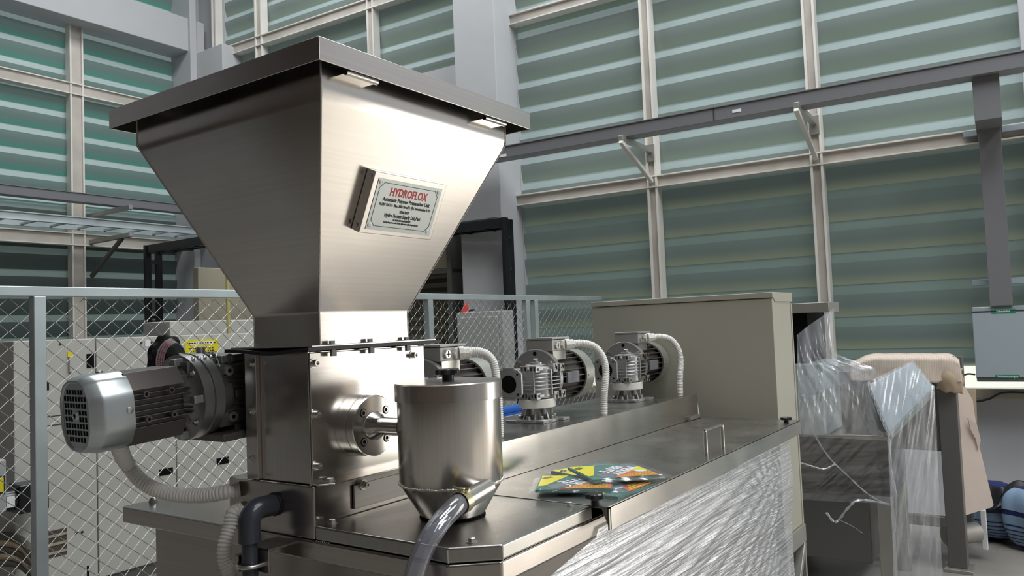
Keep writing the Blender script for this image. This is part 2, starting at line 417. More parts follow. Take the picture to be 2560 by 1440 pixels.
# high grey wall panel left of the column below the small window, plus its paint
sw0, sw1 = .62, S_COL0
def louvres(mb, put, a0, a1, z0, z1, pitch=.262, cover=.69, o=-.045):
    n = int((z1-z0)/pitch)+1; uv = mb.bm.loops.layers.uv.new('UVMap')
    for k in range(n):
        zt = z1-k*pitch-.28*pitch; zb = zt-pitch*cover
        if zt < z0: continue
        zb = max(zb, z0)
        prof = [(zt, o+.038), (zt-.25*(zt-zb), o+.036), (zt-.55*(zt-zb), o+.028), (zt-.8*(zt-zb), o+.017), (zb, o+.003)]
        V = [[mb.bm.verts.new(put(a0-.1, z, oo)), mb.bm.verts.new(put(a1+.1, z, oo))] for z, oo in prof]
        for i in range(len(V)-1):
            f = mb.face([V[i][0], V[i][1], V[i+1][1], V[i+1][0]])
            for lp, (u_, v_) in zip(f.loops, ((0, i), (1, i), (1, i+1), (0, i+1))): lp[uv].uv = (u_, v_/4)
    return mb
def put_r(s_, z, o): return RWp(s_, z, o)
def put_l(x, z, o): return Vector((x, LY-o, z))
def channel(mb, boxfn, a0, a1, b0, b1, o0, depth, vertical):
    """white channel bar: two flanges and a recessed tan web"""
    t = .012
    if vertical: 
        boxfn(mb, a0, a0+t*1.6, b0, b1, o0, o0+depth); boxfn(mb, a1-t*1.6, a1, b0, b1, o0, o0+depth)
    else:
        boxfn(mb, a0, a1, b0, b0+t, o0, o0+depth); boxfn(mb, a0, a1, b1-t, b1, o0, o0+depth)
    return mb
def win(name, put, boxfn, a0, a1, z0, z1, pane, bl, mull, girts, zsplit=None, pane2=None, bl2=None, strip=None):
    root = bpy.data.objects.new(name, None); S.collection.objects.link(root); struct(root)
    q = [put(a0, z0, 0), put(a1, z0, 0), put(a1, z1, 0), put(a0, z1, 0)]
    if zsplit is None:
        p = MB(); boxfn(p, a0, a1, z0, z1, -.09, -.05); p.build('pane', pane, root, smooth=0)
        louvres(MB(), put, a0, a1, z0, z1).build('louvre_blades', bl, root, keep=True)
    else:
        p = MB(); boxfn(p, a0, a1, zsplit, z1, -.09, -.05); p.build('pane', pane, root, smooth=0)
        p = MB(); boxfn(p, a0, a1, z0 if strip is None else strip, zsplit, -.09, -.05); p.build('pane', pane2, root, smooth=0)
        louvres(MB(), put, a0, a1, zsplit, z1).build('louvre_blades', bl, root, keep=True)
        louvres(MB(), put, a0, a1, z0 if strip is None else strip, zsplit).build('louvre_blades', bl2, root, keep=True)
        if strip is not None:
            p = MB(); boxfn(p, a0, a1, z0, strip, -.09, -.05); p.build('pane', 'pane_strip', root, smooth=0)
    for a, wd in mull:
        mm = MB(); boxfn(mm, a-wd/2+.02, a+wd/2-.02, z0, z1, .0, .085); g = mm.build('mullion', 'trim_in', root, smooth=0)
        channel(MB(), boxfn, a-wd/2, a+wd/2, z0, z1, .0, .11, True).build('mullion_flange', 'trim', g, smooth=0)
    for z, wd in girts:
        mm = MB(); boxfn(mm, a0, a1, z-wd/2+.01, z+wd/2-.01, .0, .09); g = mm.build('rail', 'trim_in', root, smooth=0)
        channel(MB(), boxfn, a0, a1, z-wd/2, z+wd/2, .0, .115, False).build('rail_flange', 'trim', g, smooth=0)
    return root
m1s = rw((1633, 300))[0]; m2s = rw((2035, 200))[0]
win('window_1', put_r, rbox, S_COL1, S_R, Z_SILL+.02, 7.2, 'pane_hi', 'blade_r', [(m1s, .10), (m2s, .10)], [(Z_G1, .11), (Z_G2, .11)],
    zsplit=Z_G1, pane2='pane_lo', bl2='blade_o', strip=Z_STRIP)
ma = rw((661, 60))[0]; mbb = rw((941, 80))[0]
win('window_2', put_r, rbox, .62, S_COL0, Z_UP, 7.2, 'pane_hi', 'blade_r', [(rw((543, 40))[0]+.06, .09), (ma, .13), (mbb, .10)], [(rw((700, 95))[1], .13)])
# continuation of the louvred wall to the right of the frame, up to the loading door; unseen, green to the floor for reflections
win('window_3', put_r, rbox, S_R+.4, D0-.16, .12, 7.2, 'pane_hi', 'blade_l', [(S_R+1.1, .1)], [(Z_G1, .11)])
struct(rbox(MB(), S_COL1, S_R, Z_SILL-.05, Z_SILL+.02, 0, .10).build('trim_2', 'creamwall', bevel=.004))
# loading door frame (out of view, its daylight is what the steel mirrors)
mb = MB(); rbox(mb, D0-.15, D0, 0, 2.8, -.1, .05); rbox(mb, D1, D1+.15, 0, 2.8, -.1, .05); rbox(mb, D0-.15, D1+.15, 2.8, 2.95, -.1, .05)
struct(mb.build('door_1', 'trim', smooth=0))
struct(rbox(MB(), D1+.15, S_END, 0, 2.85, -.25, 0).build('wall_right', 'wallpaint', smooth=0))
# --- left wall
XC = lw((438, 400))[0]
zl1 = (lw((0, 188))[1]+lw((320, 258))[1])/2; zl2 = (lw((0, 592))[1]+lw((443, 614))[1])/2
zb1 = (lw((435, 62))[1]+lw((235, 0))[1])/2; zb0 = lw((457, 124), .35)[1]; xm = lw((182, 300))[0]
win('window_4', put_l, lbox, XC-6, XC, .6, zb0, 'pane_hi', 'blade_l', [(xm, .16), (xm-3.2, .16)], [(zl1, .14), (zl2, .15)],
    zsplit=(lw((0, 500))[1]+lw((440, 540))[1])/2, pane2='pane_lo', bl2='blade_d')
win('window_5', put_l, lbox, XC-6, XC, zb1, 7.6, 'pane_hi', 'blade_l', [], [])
struct(lbox(MB(), XC-6, XC+.25, zb0, zb1, -.1, .35).build('trim_3', 'wallpaint', bevel=.01))
struct(lbox(lbox(MB(), XC-11, XC, 0, .6, -.2, 0), XC-11, XC-6, 2.6, 8, -.2, 0).build('wall_left', 'wallpaint', smooth=0))
struct(lbox(MB(), XC-11, XC-6, .6, 2.6, -.2, 0).build('wall_left', 'brown', smooth=0))  # unseen stretch, coloured dark brown to darken the hopper's reflection
# corner column with its square knee block
c1 = lw((488, 60), .4)[0]
mb = MB(); mb.box((XC, LY-.40, 0), (c1+.02, LY+.2, 8)); mb.box((c1+.02, LY-.1, 0), (WB.x+.3, LY+.2, 8))
struct(mb.build('trim_4', 'wallpaint', bevel=.012))
kz = rw((530, 96))[1]; 
mb = MB(); mb.box((c1+.02, LY-.95, 0), (WB.x+.2, LY-.1, lw((530, 100), .9)[1]-.02))
struct(mb.build('trim_5', 'wallpaint', bevel=.012))

# roller shutter and boards on the right wall beyond the fence
def rwq(px0, px1, o): a = rw(px0, o); b_ = rw(px1, o); return min(a[0], b_[0]), max(a[0], b_[0]), min(a[1], b_[1]), max(a[1], b_[1])
sh0 = 1.15; sh1 = rw((1165, 700))[0]; zsh = rw((1165, 672))[1]; zhd = rw((1165, 592))[1]
t = thing('roller_shutter', 'brown grey slatted roller shutter under a cream header behind the mesh fence', 'shutter', tuple(RWp((sh0+sh1)/2, 0, .05)))
mb = MB(); z = 0
while z < zsh-.02:
    mb.prism([RWp(sh0, z, .03), RWp(sh0, z+.012, .035), RWp(sh0, z+.05, .065), RWp(sh0, z+.088, .035), RWp(sh0, z+.098, .03)], ws*(sh1-sh0)); z += .10
mb.build('slat_curtain', 'shutter', t)
rbox(MB(), sh0, sh1, zsh, zhd, .02, .22).build('header_board', 'creamwall', t, bevel=.01)
rbox(rbox(MB(), sh1-.06, sh1, 0, zhd+.04, .02, .26), sh0, sh1, zsh-.05, zsh, .02, .24).build('guide_rail', 'frame', t, bevel=.004)
rbox(MB(), sh0, sh1+.02, zhd, zhd+.08, .02, .28).build('top_ledge', 'wallpaint', t, bevel=.004)
# small clear cable cover on the wall
p = rwq((1224, 425), (1238, 466), .02)
o = rbox(MB(), p[0], p[1], p[2], p[3], .0, .05).build('conduit_cover', 'cabgrey', bevel=.01); tag(o, 'small clear grey cable cover on the wall above the black ladder rack', 'cable cover')

# --- perimeter trunking (dark grey) with brackets
ZT = 1.55+1.66
def ztr(px, o): return rw(px, o)[1]
OT = .55
ztop = (ztr((1300, 372), OT)+ztr((1900, 265), OT)+ztr((2500, 150), OT))/3; zbot = (ztr((1300, 402), OT)+ztr((1900, 297), OT)+ztr((2500, 185), OT))/3
t = thing('cable_trunking', 'long dark grey cable trunking bracketed along the right louvred wall', 'cable trunking', tuple(RWp(5, ztop, OT)))
rbox(MB(), .7, S_R+2, zbot, ztop, OT, OT+.16).build('trunk_body', 'trunk', t, bevel=.003)
rbox(MB(), .7, S_R+2, ztop-.002, ztop+.008, OT-.004, OT+.17).build('trunk_cover', 'trunk', t, bevel=.002)
for px in ((1258, 389), (1785, 298), (1842, 277)):
    q = rw(px, OT+.16); 
    if px[0] == 1785: rbox(MB(), q[0]-.004, q[0]+.004, zbot-.002, ztop+.01, OT+.158, OT+.164).build('joint_seam', 'seam', t)
    else: rbox(MB(), q[0]-.035, q[0]+.035, q[1]-.012, q[1]+.012, OT+.16, OT+.163).build('label', 'white', t)
zt2 = (lw((0, 470), OT)[1]+lw((440, 513), OT)[1])/2; zt1 = (lw((0, 489), OT)[1]+lw((440, 535), OT)[1])/2
t = thing('cable_trunking', 'dark grey cable trunking along the green louvred wall at left', 'cable trunking', (2, LY-OT, zt2))
lbox(MB(), -1, WB.x-.06, zt1, zt2, OT, OT+.14).build('trunk_body', 'trunk', t, bevel=.003)
lbox(MB(), -1, WB.x-.06, zt2-.002, zt2+.008, OT-.004, OT+.15).build('trunk_cover', 'trunk', t, bevel=.002)
# vertical drop to the junction box
v0, v1, _, _ = rwq((2443, 300), (2500, 300), .3)
vt = thing('cable_trunking', 'vertical grey trunking dropping to the light grey enclosure', 'cable trunking', tuple(RWp((v0+v1)/2, 1.7, .2)))
zjt = rw((2480, 765), .25)[1]
rbox(MB(), v0, v1, zjt, zbot-.02, .14, .32).build('trunk_body', 'trunk', vt, bevel=.003)
rbox(MB(), v0-.01, v1+.01, zbot-.30, zbot, .13, OT+.10).build('trunk_elbow', 'trunk', vt, bevel=.003)
q = rw((2448, 272), .33); rbox(MB(), v0+.005, v0+.03, q[1]-.05, q[1]+.04, .32, .325).build('label', 'white', vt)
# unistruts behind the drop
for n_, (pa, pb) in enumerate((((2408, 330), (2640, 312)), ((2430, 700), (2640, 690)))):
    a = rw(pa, .12); b_ = rw(pb, .12)
    o = rbox(MB(), a[0], b_[0], (a[1])-.045, a[1], .10, .14).build('support_channel', 'jbox', bevel=.003)
    tag(o, ('short light grey support channel behind the vertical trunking, upper', 'short light grey support channel behind the vertical trunking, lower')[n_], 'channel')
def bracket(tip, wt, wb, mull_s, label, off):
    wz = rw(wt, .12); wz2 = rw(wb, .12); a = RWp(mull_s, wz[1], .11); b_ = RWp(mull_s, wz2[1], .11)
    tp = RWp(mull_s, wz[1], OT+.22)
    t = thing('wall_bracket', label, 'bracket', tuple(a))
    MB().bar(a, tp, .045, .045).build('arm', 'strut', t, bevel=.004)
    MB().bar(b_, tp-Vector((0, 0, .03)), .035, .035).build('brace', 'trim', t, bevel=.003)
    MB().bar(a+Vector((0, 0, .06)), a-Vector((0, 0, .10)), .08, .02, up=wn).build('wall_plate', 'strut', t, bevel=.003)
bracket(None, (1636, 375), (1637, 452), m1s, 'triangular steel bracket under the trunking, left one on the right wall', 0)
bracket(None, (2040, 305), (2045, 395), m2s, 'triangular steel bracket under the trunking, nearer the vertical trunking', 0)
# left bracket
t = thing('wall_bracket', 'steel bracket under the galvanised cable ladder on the left wall', 'bracket', (xm+.1, LY, zl2))
tipz = lw((280, 522), OT+.2)[1]
MB().bar((xm+.15, LY-.1, tipz), (xm+.15, LY-OT-.45, tipz), .05, .05).build('arm', 'strut', t, bevel=.004)
MB().bar((xm+.15, LY-.1, tipz-.74), (xm+.15, LY-OT-.25, tipz-.34), .04, .04).build('brace', 'frame', t, bevel=.004)
MB().bar((xm+.15, LY-.1, tipz-.32), (xm+.15, LY-OT-.45, tipz-.32), .05, .05).build('arm', 'strut', t, bevel=.004)
# galvanised cable ladder on the left
OL = .95
za = (lw((0, 521), OL)[1]+lw((430, 567), OL)[1])/2; zb_ = (lw((0, 542), OL)[1]+lw((430, 586), OL)[1])/2
t = thing('cable_ladder', 'galvanised cable ladder running under the grey trunking at left', 'cable ladder', (2, LY-OL, za))
mb = MB().box((-1, LY-OL-.02, zb_), (WB.x-.06, LY-OL, za))
mb.box((-1, LY-OL-.04, zb_), (WB.x-.06, LY-OL, zb_+.012)); mb.box((-1, LY-OL-.04, za-.012), (WB.x-.06, LY-OL, za))
mb.build('side_rail', 'galv', t, bevel=.002)
MB().box((-1, LY-OL+.38, zb_), (WB.x-.06, LY-OL+.40, za)).build('side_rail', 'galv', t, bevel=.002)
x = -.9
while x < WB.x-.06:
    MB().box((x, LY-OL, zb_+.01), (x+.03, LY-OL+.38, zb_+.03)).build('rung', 'galv', t, smooth=0)
    x += .30
mb = MB()
for k, x in enumerate((lw((175, 555), OL)[0],)): mb.box((x, LY-OL-.026, zb_+.01), (x+.26, LY-OL-.02, za-.01))
mb.build('splice_plate', 'galv', t)
# black ladder rack for the machine cables: a post at each end and a span between
Ha = 1.55+1.03
pL = at((382, 625), 8.58); pR = at((1268, 566), 7.50)
t = thing('ladder_rack', 'black cable ladder rack spanning from the left window to the column', 'ladder rack', (pL.x, pL.y, 0))
dr = Vector((pR.x-pL.x, pR.y-pL.y, 0)).normalized(); sd = Vector((-dr.y, dr.x, 0))
for p_, nm in ((pL, 'post'), (pR, 'post')):
    for sgn in (-.5, .5):
        q = Vector((p_.x, p_.y, 0))+sd*(.17*sgn)
        MB().bar(q, q+Vector((0, 0, Ha)), .04, .07).build('post', 'black', t, bevel=.004)
    z = .3
    while z < Ha: 
        q = Vector((p_.x, p_.y, z)); MB().bar(q-sd*.085, q+sd*.085, .03, .03).build('rung', 'black', t); z += .30
eL = pL+Vector((0, -2.2, 0)); eR = pR+Vector((0, 2.0, 0))
for a, b_ in ((pL, eL), (eL, eR), (eR, pR)):
    dd = Vector((b_.x-a.x, b_.y-a.y, 0)).normalized(); s2 = Vector((-dd.y, dd.x, 0))
    for sgn in (-1, 1):
        MB().bar(Vector((a.x, a.y, Ha-.045))+s2*.085*sgn, Vector((b_.x, b_.y, Ha-.045))+s2*.085*sgn, .03, .09).build('side_rail', 'black', t, bevel=.004)
    k = .3; Lr = (b_-a).length
    while k < Lr-.1:
        q = Vector((a.x, a.y, Ha-.09))+dd*k; MB().bar(q-s2*.085, q+s2*.085, .025, .02).build('rung', 'black', t); k += .3
for k in range(6):
    off = sd*(.020*k-.05)+Vector((-.03-.01*(k % 2), .0, 0)); a = Vector((pR.x, pR.y, 0))+off
    pts = [a, a+Vector((.01*math.sin(k), 0, 1.0)), a+Vector((0, .015*math.cos(k*2), 2.0)), a+Vector((0, 0, Ha-.12)), a+Vector((0, .06, Ha-.01)), a+Vector((0, .25, Ha)), a+Vector((0, .7, Ha))]
    o = MB().tube(spline(pts, 8), .016, 8).build('power_cable', 'cable')
    tag(o, 'black power cable hanging in the bundle down the right post of the black ladder rack', 'cable', 'black cables on the ladder rack')

# light grey enclosure on the right
jb0 = rw((2436, 860), .30); jz1 = rw((2437, 768), .33)[1]; jz0 = rw((2450, 955), .33)[1]
t = thing('junction_enclosure', 'light grey wall enclosure with two green labels below the vertical trunking', 'electrical enclosure', tuple(RWp(jb0[0]+.25, jz0, .2)))
js0 = jb0[0]; js1 = js0+.62
rbox(MB(), js0, js1, jz0, jz1, .125, .30).build('body', 'jbox', t, bevel=.006)
rbox(MB(), js0-.002, js1+.002, jz0+.03, jz1-.035, .30, .325).build('door', 'jbox', t, bevel=.006)
rbox(MB(), js0-.003, js1, jz1-.037, jz1-.030, .27, .328).build('top_seal', 'seam', t); rbox(MB(), js0, js1, jz0+.025, jz0+.031, .27, .328).build('bottom_seal', 'seam', t)
Rm = Matrix((ws, Vector((0, 0, 1)), ws.cross(Vector((0, 0, 1))))).transposed()
for (pa, pb, txt) in (((2486, 776), (2530, 780), 'Schneider'), ((2497, 940), (2541, 943), 'Telemecanique')):
    q = rw(((pa[0]+pb[0])/2, (pa[1]+pb[1])/2), .326); c_ = RWp(q[0], q[1], .326)
    lb = rbox(MB(), q[0]-.072, q[0]+.072, q[1]-.013, q[1]+.013, .325, .328).build('label', 'greenlab', t, bevel=.001)
    me = text_mesh('lettering', txt, .021, 'white', None, RWp(q[0], q[1], .3285), Matrix((ws, Vector((0, 0, 1)), wn)).transposed(), .0003, .0003)
    join_text('lettering', [me], lb)
q = rw((2432, 936), .2)
o = MB().tube(spline([RWp(js0-.01, q[1], .2), RWp(js0-.07, q[1]+.0, .2), RWp(js0-.13, q[1]-.05, .2), RWp(js0-.15, q[1]-.16, .2)], 8), .006, 8).build('power_cable', 'cable')
tag(o, 'thin black cable curving from the side of the light grey enclosure', 'cable')
q0 = rw((2436, 1004), .12); q1 = rw((2512, 981), .12); q2 = rw((2600, 983), .12)
o = MB().tube(spline([RWp(q0[0]-.2, q0[1]-.02, .12), RWp(q0[0], q0[1], .12), RWp((q0[0]+q1[0])/2, (q0[1]+q1[1])/2-.01, .14), RWp(q1[0], q1[1], .12), RWp(q2[0], q2[1], .12)], 8), .008, 8).build('power_cable', 'cable')
tag(o, 'black cable lying along the wooden window ledge at right', 'cable')

# ================================================================== MACHINERY BEHIND THE FENCE
yc = 5.0
def cpt(px, y=yc): return ony(px, y)
x0 = cpt((32, 853)).x; x1 = cpt((239, 846)).x; x2 = cpt((436, 842)).x; x3 = cpt((640, 838)).x; zt_ = 1.577
t = thing('machine_housing', 'long cream machine housing with yellow warning sign behind the mesh fence', 'machine', ((x0+x3)/2, yc, 0))
for i, (a, b_) in enumerate(((x0, x1), (x1, x2), (x2, x3))):
    MB().box((a+.003, yc, .08), (b_-.003, yc+.9, zt_)).build('panel', 'cream', t, bevel=.006)
MB().box((x0, yc+.02, 0), (x3, yc+.85, .1)).build('plinth', 'frame', t)
def onface(pa, pb, mat, name, th=.004, bev=0):
    a = cpt(pa); b_ = cpt(pb)
    return MB().box((min(a.x, b_.x), yc-th, min(a.z, b_.z)), (max(a.x, b_.x), yc+.001, max(a.z, b_.z))).build(name, mat, t, bevel=bev)
for pa, pb in (((216, 885), (235, 919)), ((111, 956), (122, 975)), ((398, 1174), (432, 1184)), ((541, 1147), (572, 1157)), ((217, 1415), (222, 1445)), ((111, 1098), (118, 1106))):
    onface(pa, pb, 'hole', 'opening', .003)
sg = onface((462, 850), (545, 878), 'yellow', 'warning_sign', .005)
a = cpt((462, 850)); b_ = cpt((545, 878))
Ry = Matrix((Vector((1, 0, 0)), Vector((0, 0, 1)), Vector((0, -1, 0)))).transposed()
MB().box((a.x+.035, yc-.0065, a.z-.037), (b_.x-.035, yc-.005, a.z-.014)).build('caption_band', 'white', sg, bevel=.001)
ms = []
for k, row in enumerate((0, 1, 2, 3, 4)):
    xx = a.x+.03; 
    mbk = MB()
    while xx < b_.x-.04:
        wdt = random.uniform(.006, .02)
        zz = a.z-.025 if k == 0 else a.z-.045-.018*k
        mbk.box((xx, yc-.0072, zz-.004), (xx+wdt, yc-.006, zz+.004)); xx += wdt+random.uniform(.004, .014)
    mbk.build('small_print', 'ink', sg, smooth=0)
onface((362, 851), (376, 866), 'white', 'caution_label', .004)
onface((168, 880), (181, 892), 'yellow', 'caution_label', .005)
onface((170, 892), (180, 930), 'cream', 'hinge', .02, .003)
for px in ((150, 860), (353, 857), (378, 856), (521, 856), (190, 1332), (205, 1330)): 
    q = cpt(px); MB().cyl((q.x, yc-.004, q.z), (q.x, yc+.001, q.z), .008, 10).build('screw', 'seam', t)
a = cpt((115, 1330)); b_ = cpt((167, 1385))
MB().box((a.x, yc-.004, b_.z), (b_.x, yc+.001, a.z)).build('window', 'brown', t, bevel=.002)
mb = MB()
for k in range(3): mb.box((a.x, yc-.008, b_.z+.02+.05*k), (b_.x, yc-.004, b_.z+.035+.05*k))
mb.build('window_bar', 'creamwall', t)
mb = MB()
for pa, pb in (((115, 1042), (640, 1048)), ((115, 1065), (480, 1072))):
    q = cpt(pa); q2 = cpt(pb); mb.box((q.x, yc-.003, q.z-.002), (q2.x, yc+.001, q.z+.002))
mb.build('panel_joint', 'seam', t)
# boxes on top of / behind the housing
a = ony((488, 805), 5.6); b_ = ony((640, 838), 5.6)
o = MB().box((a.x, 5.95, 0), (b_.x+.3, 6.35, a.z+.02)).build('machine_cover', 'cream', bevel=.01)
tag(o, 'lower cream box standing behind the long cream housing', 'machine cover')
a = ony((495, 668), 7.5); b_ = ony((640, 730), 7.5)
o = MB().box((a.x, 7.5, 0), (b_.x+.5, 7.6, a.z)).build('partition_board', 'creamwall', bevel=.01)
tag(o, 'cream board above the fence rail beside the corner column', 'board')
p0 = at((571, 860), 6.4); p1 = at((569, 690), 6.4)
o = MB().cyl((p0.x, p0.y, 0), (p1.x, p1.y, 2.3), .016, 12).build('signal_pole', 'yellow2'); tag(o, 'pale yellow vertical pole behind the mesh fence', 'pole')
# far left: grey switch panel, pipes, hoses
a = ony((0, 1150), 4.4); b_ = ony((18, 1280), 4.4)
t = thing('control_box', 'small pale control box with yellow label at the left edge behind the fence', 'control box', (b_.x-.15, 4.4, .9))
MB().box((b_.x-.35, 4.4, b_.z), (b_.x, 4.7, a.z)).build('body', 'cabgrey', t, bevel=.01)
l0 = ony((0, 1195), 4.39); l1 = ony((10, 1230), 4.39)
MB().box((b_.x-.2, 4.392, l1.z), (l1.x, 4.399, l0.z)).build('label', 'yellow', t, bevel=.001)
MB().box((b_.x-.2, 4.394, l1.z-.008), (l1.x+.008, 4.3995, l0.z+.008)).build('label_border', 'ink', t)
a = ony((48, 1215), 4.8); 
t = thing('electric_motor', 'small black motor behind the fence near the left edge', 'motor', (a.x, 4.8, a.z-.2))
MB().box((a.x, 4.8, a.z-.16), (a.x+.16, 4.95, a.z)).build('housing', 'black', t, bevel=.01)
MB().cyl((a.x-.12, 4.87, a.z-.08), (a.x, 4.87, a.z-.08), .06, 20).build('drum', 'black', t, bevel=.003)
MB().box((a.x-.06, 4.805, a.z-.11), (a.x-.02, 4.811, a.z-.05)).build('label', 'white', t)
for k, (yy, zz) in enumerate(((980, 1385), (1320, 1600))): pass
for k in range(5):
    pts = [at((-40, 1335+18*k), 4.5), at((40, 1345+16*k), 4.5), at((80, 1380+14*k), 4.45), at((110, 1440+10*k), 4.4), at((130, 1520), 4.4)]
    o = MB().tube(spline(pts, 8), .022, 10).build('rubber_hose', 'card2' if k % 2 else 'shutter'); tag(o, ('topmost', 'second from top', 'middle', 'second from bottom', 'lowest')[k]+' rubber hose in the bundle at the lower left behind the fence', 'hose', 'hoses behind the fence')
for k, (pa, pb, r_) in enumerate((((0, 900), (34, 898), .02), ((0, 948), (34, 946), .012), ((0, 1012), (34, 1008), .012), ((0, 1115), (34, 1108), .014), ((0, 1178), (36, 1172), .02))):
    a = ony(pa, 5.3); b_ = ony(pb, 5.3)
    o = MB().cyl(a-(b_-a)*4, b_, r_, 12).build('metal_pipe', 'strut'); tag(o, ('highest', 'second highest', 'middle', 'second lowest', 'lowest')[k]+' horizontal steel pipe left of the cream housing', 'pipe', 'pipes left of the cream housing')
# light grey cabinet with red pyramid beyond the fence
xx = 5.85
a = onx((1256, 776), xx); b_ = onx((1141, 783), xx); yy = a.y
t = thing('grey_cabinet', 'light grey steel cabinet standing before the roller shutter behind the fence', 'cabinet', (xx, (a.y+b_.y)/2, 0))
MB().box((xx, a.y, .0), (xx+.18, b_.y, a.z)).build('body', 'cabgrey', t, bevel=.008)
MB().box((xx-.015, a.y+.05, .1), (xx, b_.y-.02, a.z-.05)).build('door', 'cabgrey', t, bevel=.004)
pc = onx((1167, 781), xx+.10); ap = onx((1168, 752), xx+.10)
t2 = thing('warning_pyramid', 'red triangular warning pyramid on top of the light grey cabinet', 'warning sign', (pc.x, pc.y, a.z))
mb = MB(); hw = .055; z0_ = a.z+.001
vv = [mb.bm.verts.new(p) for p in ((pc.x-hw*.6, pc.y-hw, z0_), (pc.x-hw*.6, pc.y+hw, z0_), (pc.x+hw, pc.y, z0_), (pc.x, pc.y, z0_+.115))]
for f in ((0, 2, 1), (0, 1, 3), (1, 2, 3), (2, 0, 3)): mb.face([vv[i] for i in f])
mb.build('cone_body', 'red', t2, bevel=.006)
MB().cyl((pc.x-.01, pc.y-hw*.6, z0_+.02), (pc.x-.01, pc.y-hw*2.0, z0_+.02), .010, 10).build('stub_rod', 'ink', t2)

# ================================================================== MESH FENCE
FY = 3.55; ZR1 = 1.797; ZR0 = ZR1-.042
t = thing('mesh_fence', 'galvanised chain link fence with square rails behind the steel machine', 'fence', (3.5, FY, 0))
MB().box((-.4, FY-.022, ZR0), (6.60, FY+.022, ZR1)).build('top_rail', 'galv', t, bevel=.004)
MB().box((-.4, FY-.022, .12), (6.60, FY+.022, .16)).build('bottom_rail', 'galv', t, bevel=.004)
pxs = [(ony((95, 900), FY).x, .05), (ony((1072, 800), FY).x, .05), (ony((1316, 800), FY).x, .05), (ony((1332, 800), FY).x+.03, .05), (-.35, .05)]
for x, wd in pxs: MB().box((x-wd/2, FY-.025, 0), (x+wd/2, FY+.025, ZR0)).build('post', 'galv', t, bevel=.004)
px_ = .082; pz_ = .070
edges = sorted([p[0] for p in pxs]+[6.60])
for e0, e1 in zip(edges, edges[1:]):
    if e1-e0 < .2: continue
    e0 += .03; e1 -= .03
    mb = MB(); n = max(1, round((e1-e0)/px_)); dx = (e1-e0)/n; nz_ = int((ZR0-.02-.17)/(pz_/2))
    for i in range(n):
        xa = e0+i*dx
        for ph in (0, 1):
            pts = []
            for k in range(nz_+1):
                z = ZR0-.008-k*pz_/2; side = (k+ph) % 2
                xx = xa+(dx/2)*(side if ph == 0 else 1+side) if False else xa+dx*(.5*ph+.5*(k % 2))
                if ph == 1: xx = xa+dx*(.5+.5*(k % 2))
                pts.append(Vector((min(xx, e1), FY+(.004 if (k % 2) ^ ph else -.004), z)))
            # wires interlock: the second one zigzags the other way
            if ph == 1: pts = [Vector((xa+dx*(1-.5*(k % 2)), p.y, p.z)) for k, p in enumerate(pts)]
            for a, b_ in zip(pts, pts[1:]):
                ax = (b_-a).normalized(); _, u, v = frame_of(ax); r_ = .0018
                va = [mb.bm.verts.new(a+(u*math.cos(q)+v*math.sin(q))*r_) for q in (0, PI/2, PI, 1.5*PI)]
                vb = [mb.bm.verts.new(b_+(u*math.cos(q)+v*math.sin(q))*r_) for q in (0, PI/2, PI, 1.5*PI)]
                for q in range(4): mb.face([va[q], va[(q+1) % 4], vb[(q+1) % 4], vb[q]])
    mb.build('mesh_panel', 'wire', t, smooth=0, keep=True)

# ================================================================== STEEL TANK AND DECK
t = thing('mixing_tank', 'long stainless steel mixing tank with deck under the big hopper', 'tank', (2.4, 1.65, 0))
TANK = t
MB().box((1.335, 1.045, .24), (3.44, 2.26, 1.012)).build('tank_wall', 'steel_dark', t, bevel=.006)
for x in (1.42, 3.36):
    for y in (1.12, 2.18): MB().box((x-.03, y-.03, 0), (x+.03, y+.03, .24)).build('leg', 'steel_dark', t, bevel=.004)
deck = [(1.277, 2.337), (1.277, 1.074), (1.352, .988), (3.49, .988), (3.49, 2.337)]
MB().prism([(x, y, 1.008) for x, y in deck], (0, 0, .049)).build('deck_tray', 'steel_low', t, bevel=.006, seg=3)
cov = [(1.279, 1.484), (1.279, 1.074), (1.353, .986), (1.742, .986), (1.742, 1.386), (1.742, 1.484)]
c = MB().prism([(x, y, 1.0585) for x, y in cov], (0, 0, .0335)).build('cover_plate', 'steel_top', t, bevel=.005, seg=3)
for px, z in (((832, 1308), 1.092), ((1180, 1355), 1.092), ((1424, 1264), 1.092)):
    p = onz(px, z); MB().hexbolt(p, (0, 0, 1), .0085, .009).build('bolt', 'bolt', c, smooth=20)
p = onz((383, 1256), 1.057); MB().lathe([(0, .013), (.006, .013), (.014, .009), (.016, .006)], p, (0, 0, 1), 16).build('bolt', 'bolt', t)
# fold corners of the cover welded
MB().cyl((1.279, 1.074, 1.060), (1.279, 1.074, 1.088), .0016, 8).build('weld_seam', 'weld', c)
MB().cyl((1.353, .986, 1.060), (1.353, .986, 1.088), .0016, 8).build('weld_seam', 'weld', c)
mb = MB()
for k in range(7): mb.lathe([(0, .001), (.0012, .0024), (.0024, .001)], (1.279, 1.478-.007*k, 1.0565), (0, 0, 1), 8)
mb.build('weld_seam', 'weld', t)
# motor platform: channel with an upstand in front
MB().box((1.76, 1.388, 1.0575), (3.475, 1.835, 1.188)).build('motor_platform', 'steel_top', t, bevel=.003)
MB().box((1.76, 1.384, 1.094), (3.475, 1.3885, 1.205)).build('front_upstand', 'steel_h', t, bevel=.0012)
MB().prism([(3.476, 1.386, 1.093), (3.476, 1.386, 1.175), (3.50, 1.386, 1.093)], (0, .004, 0)).build('gusset', 'white_pl', t)
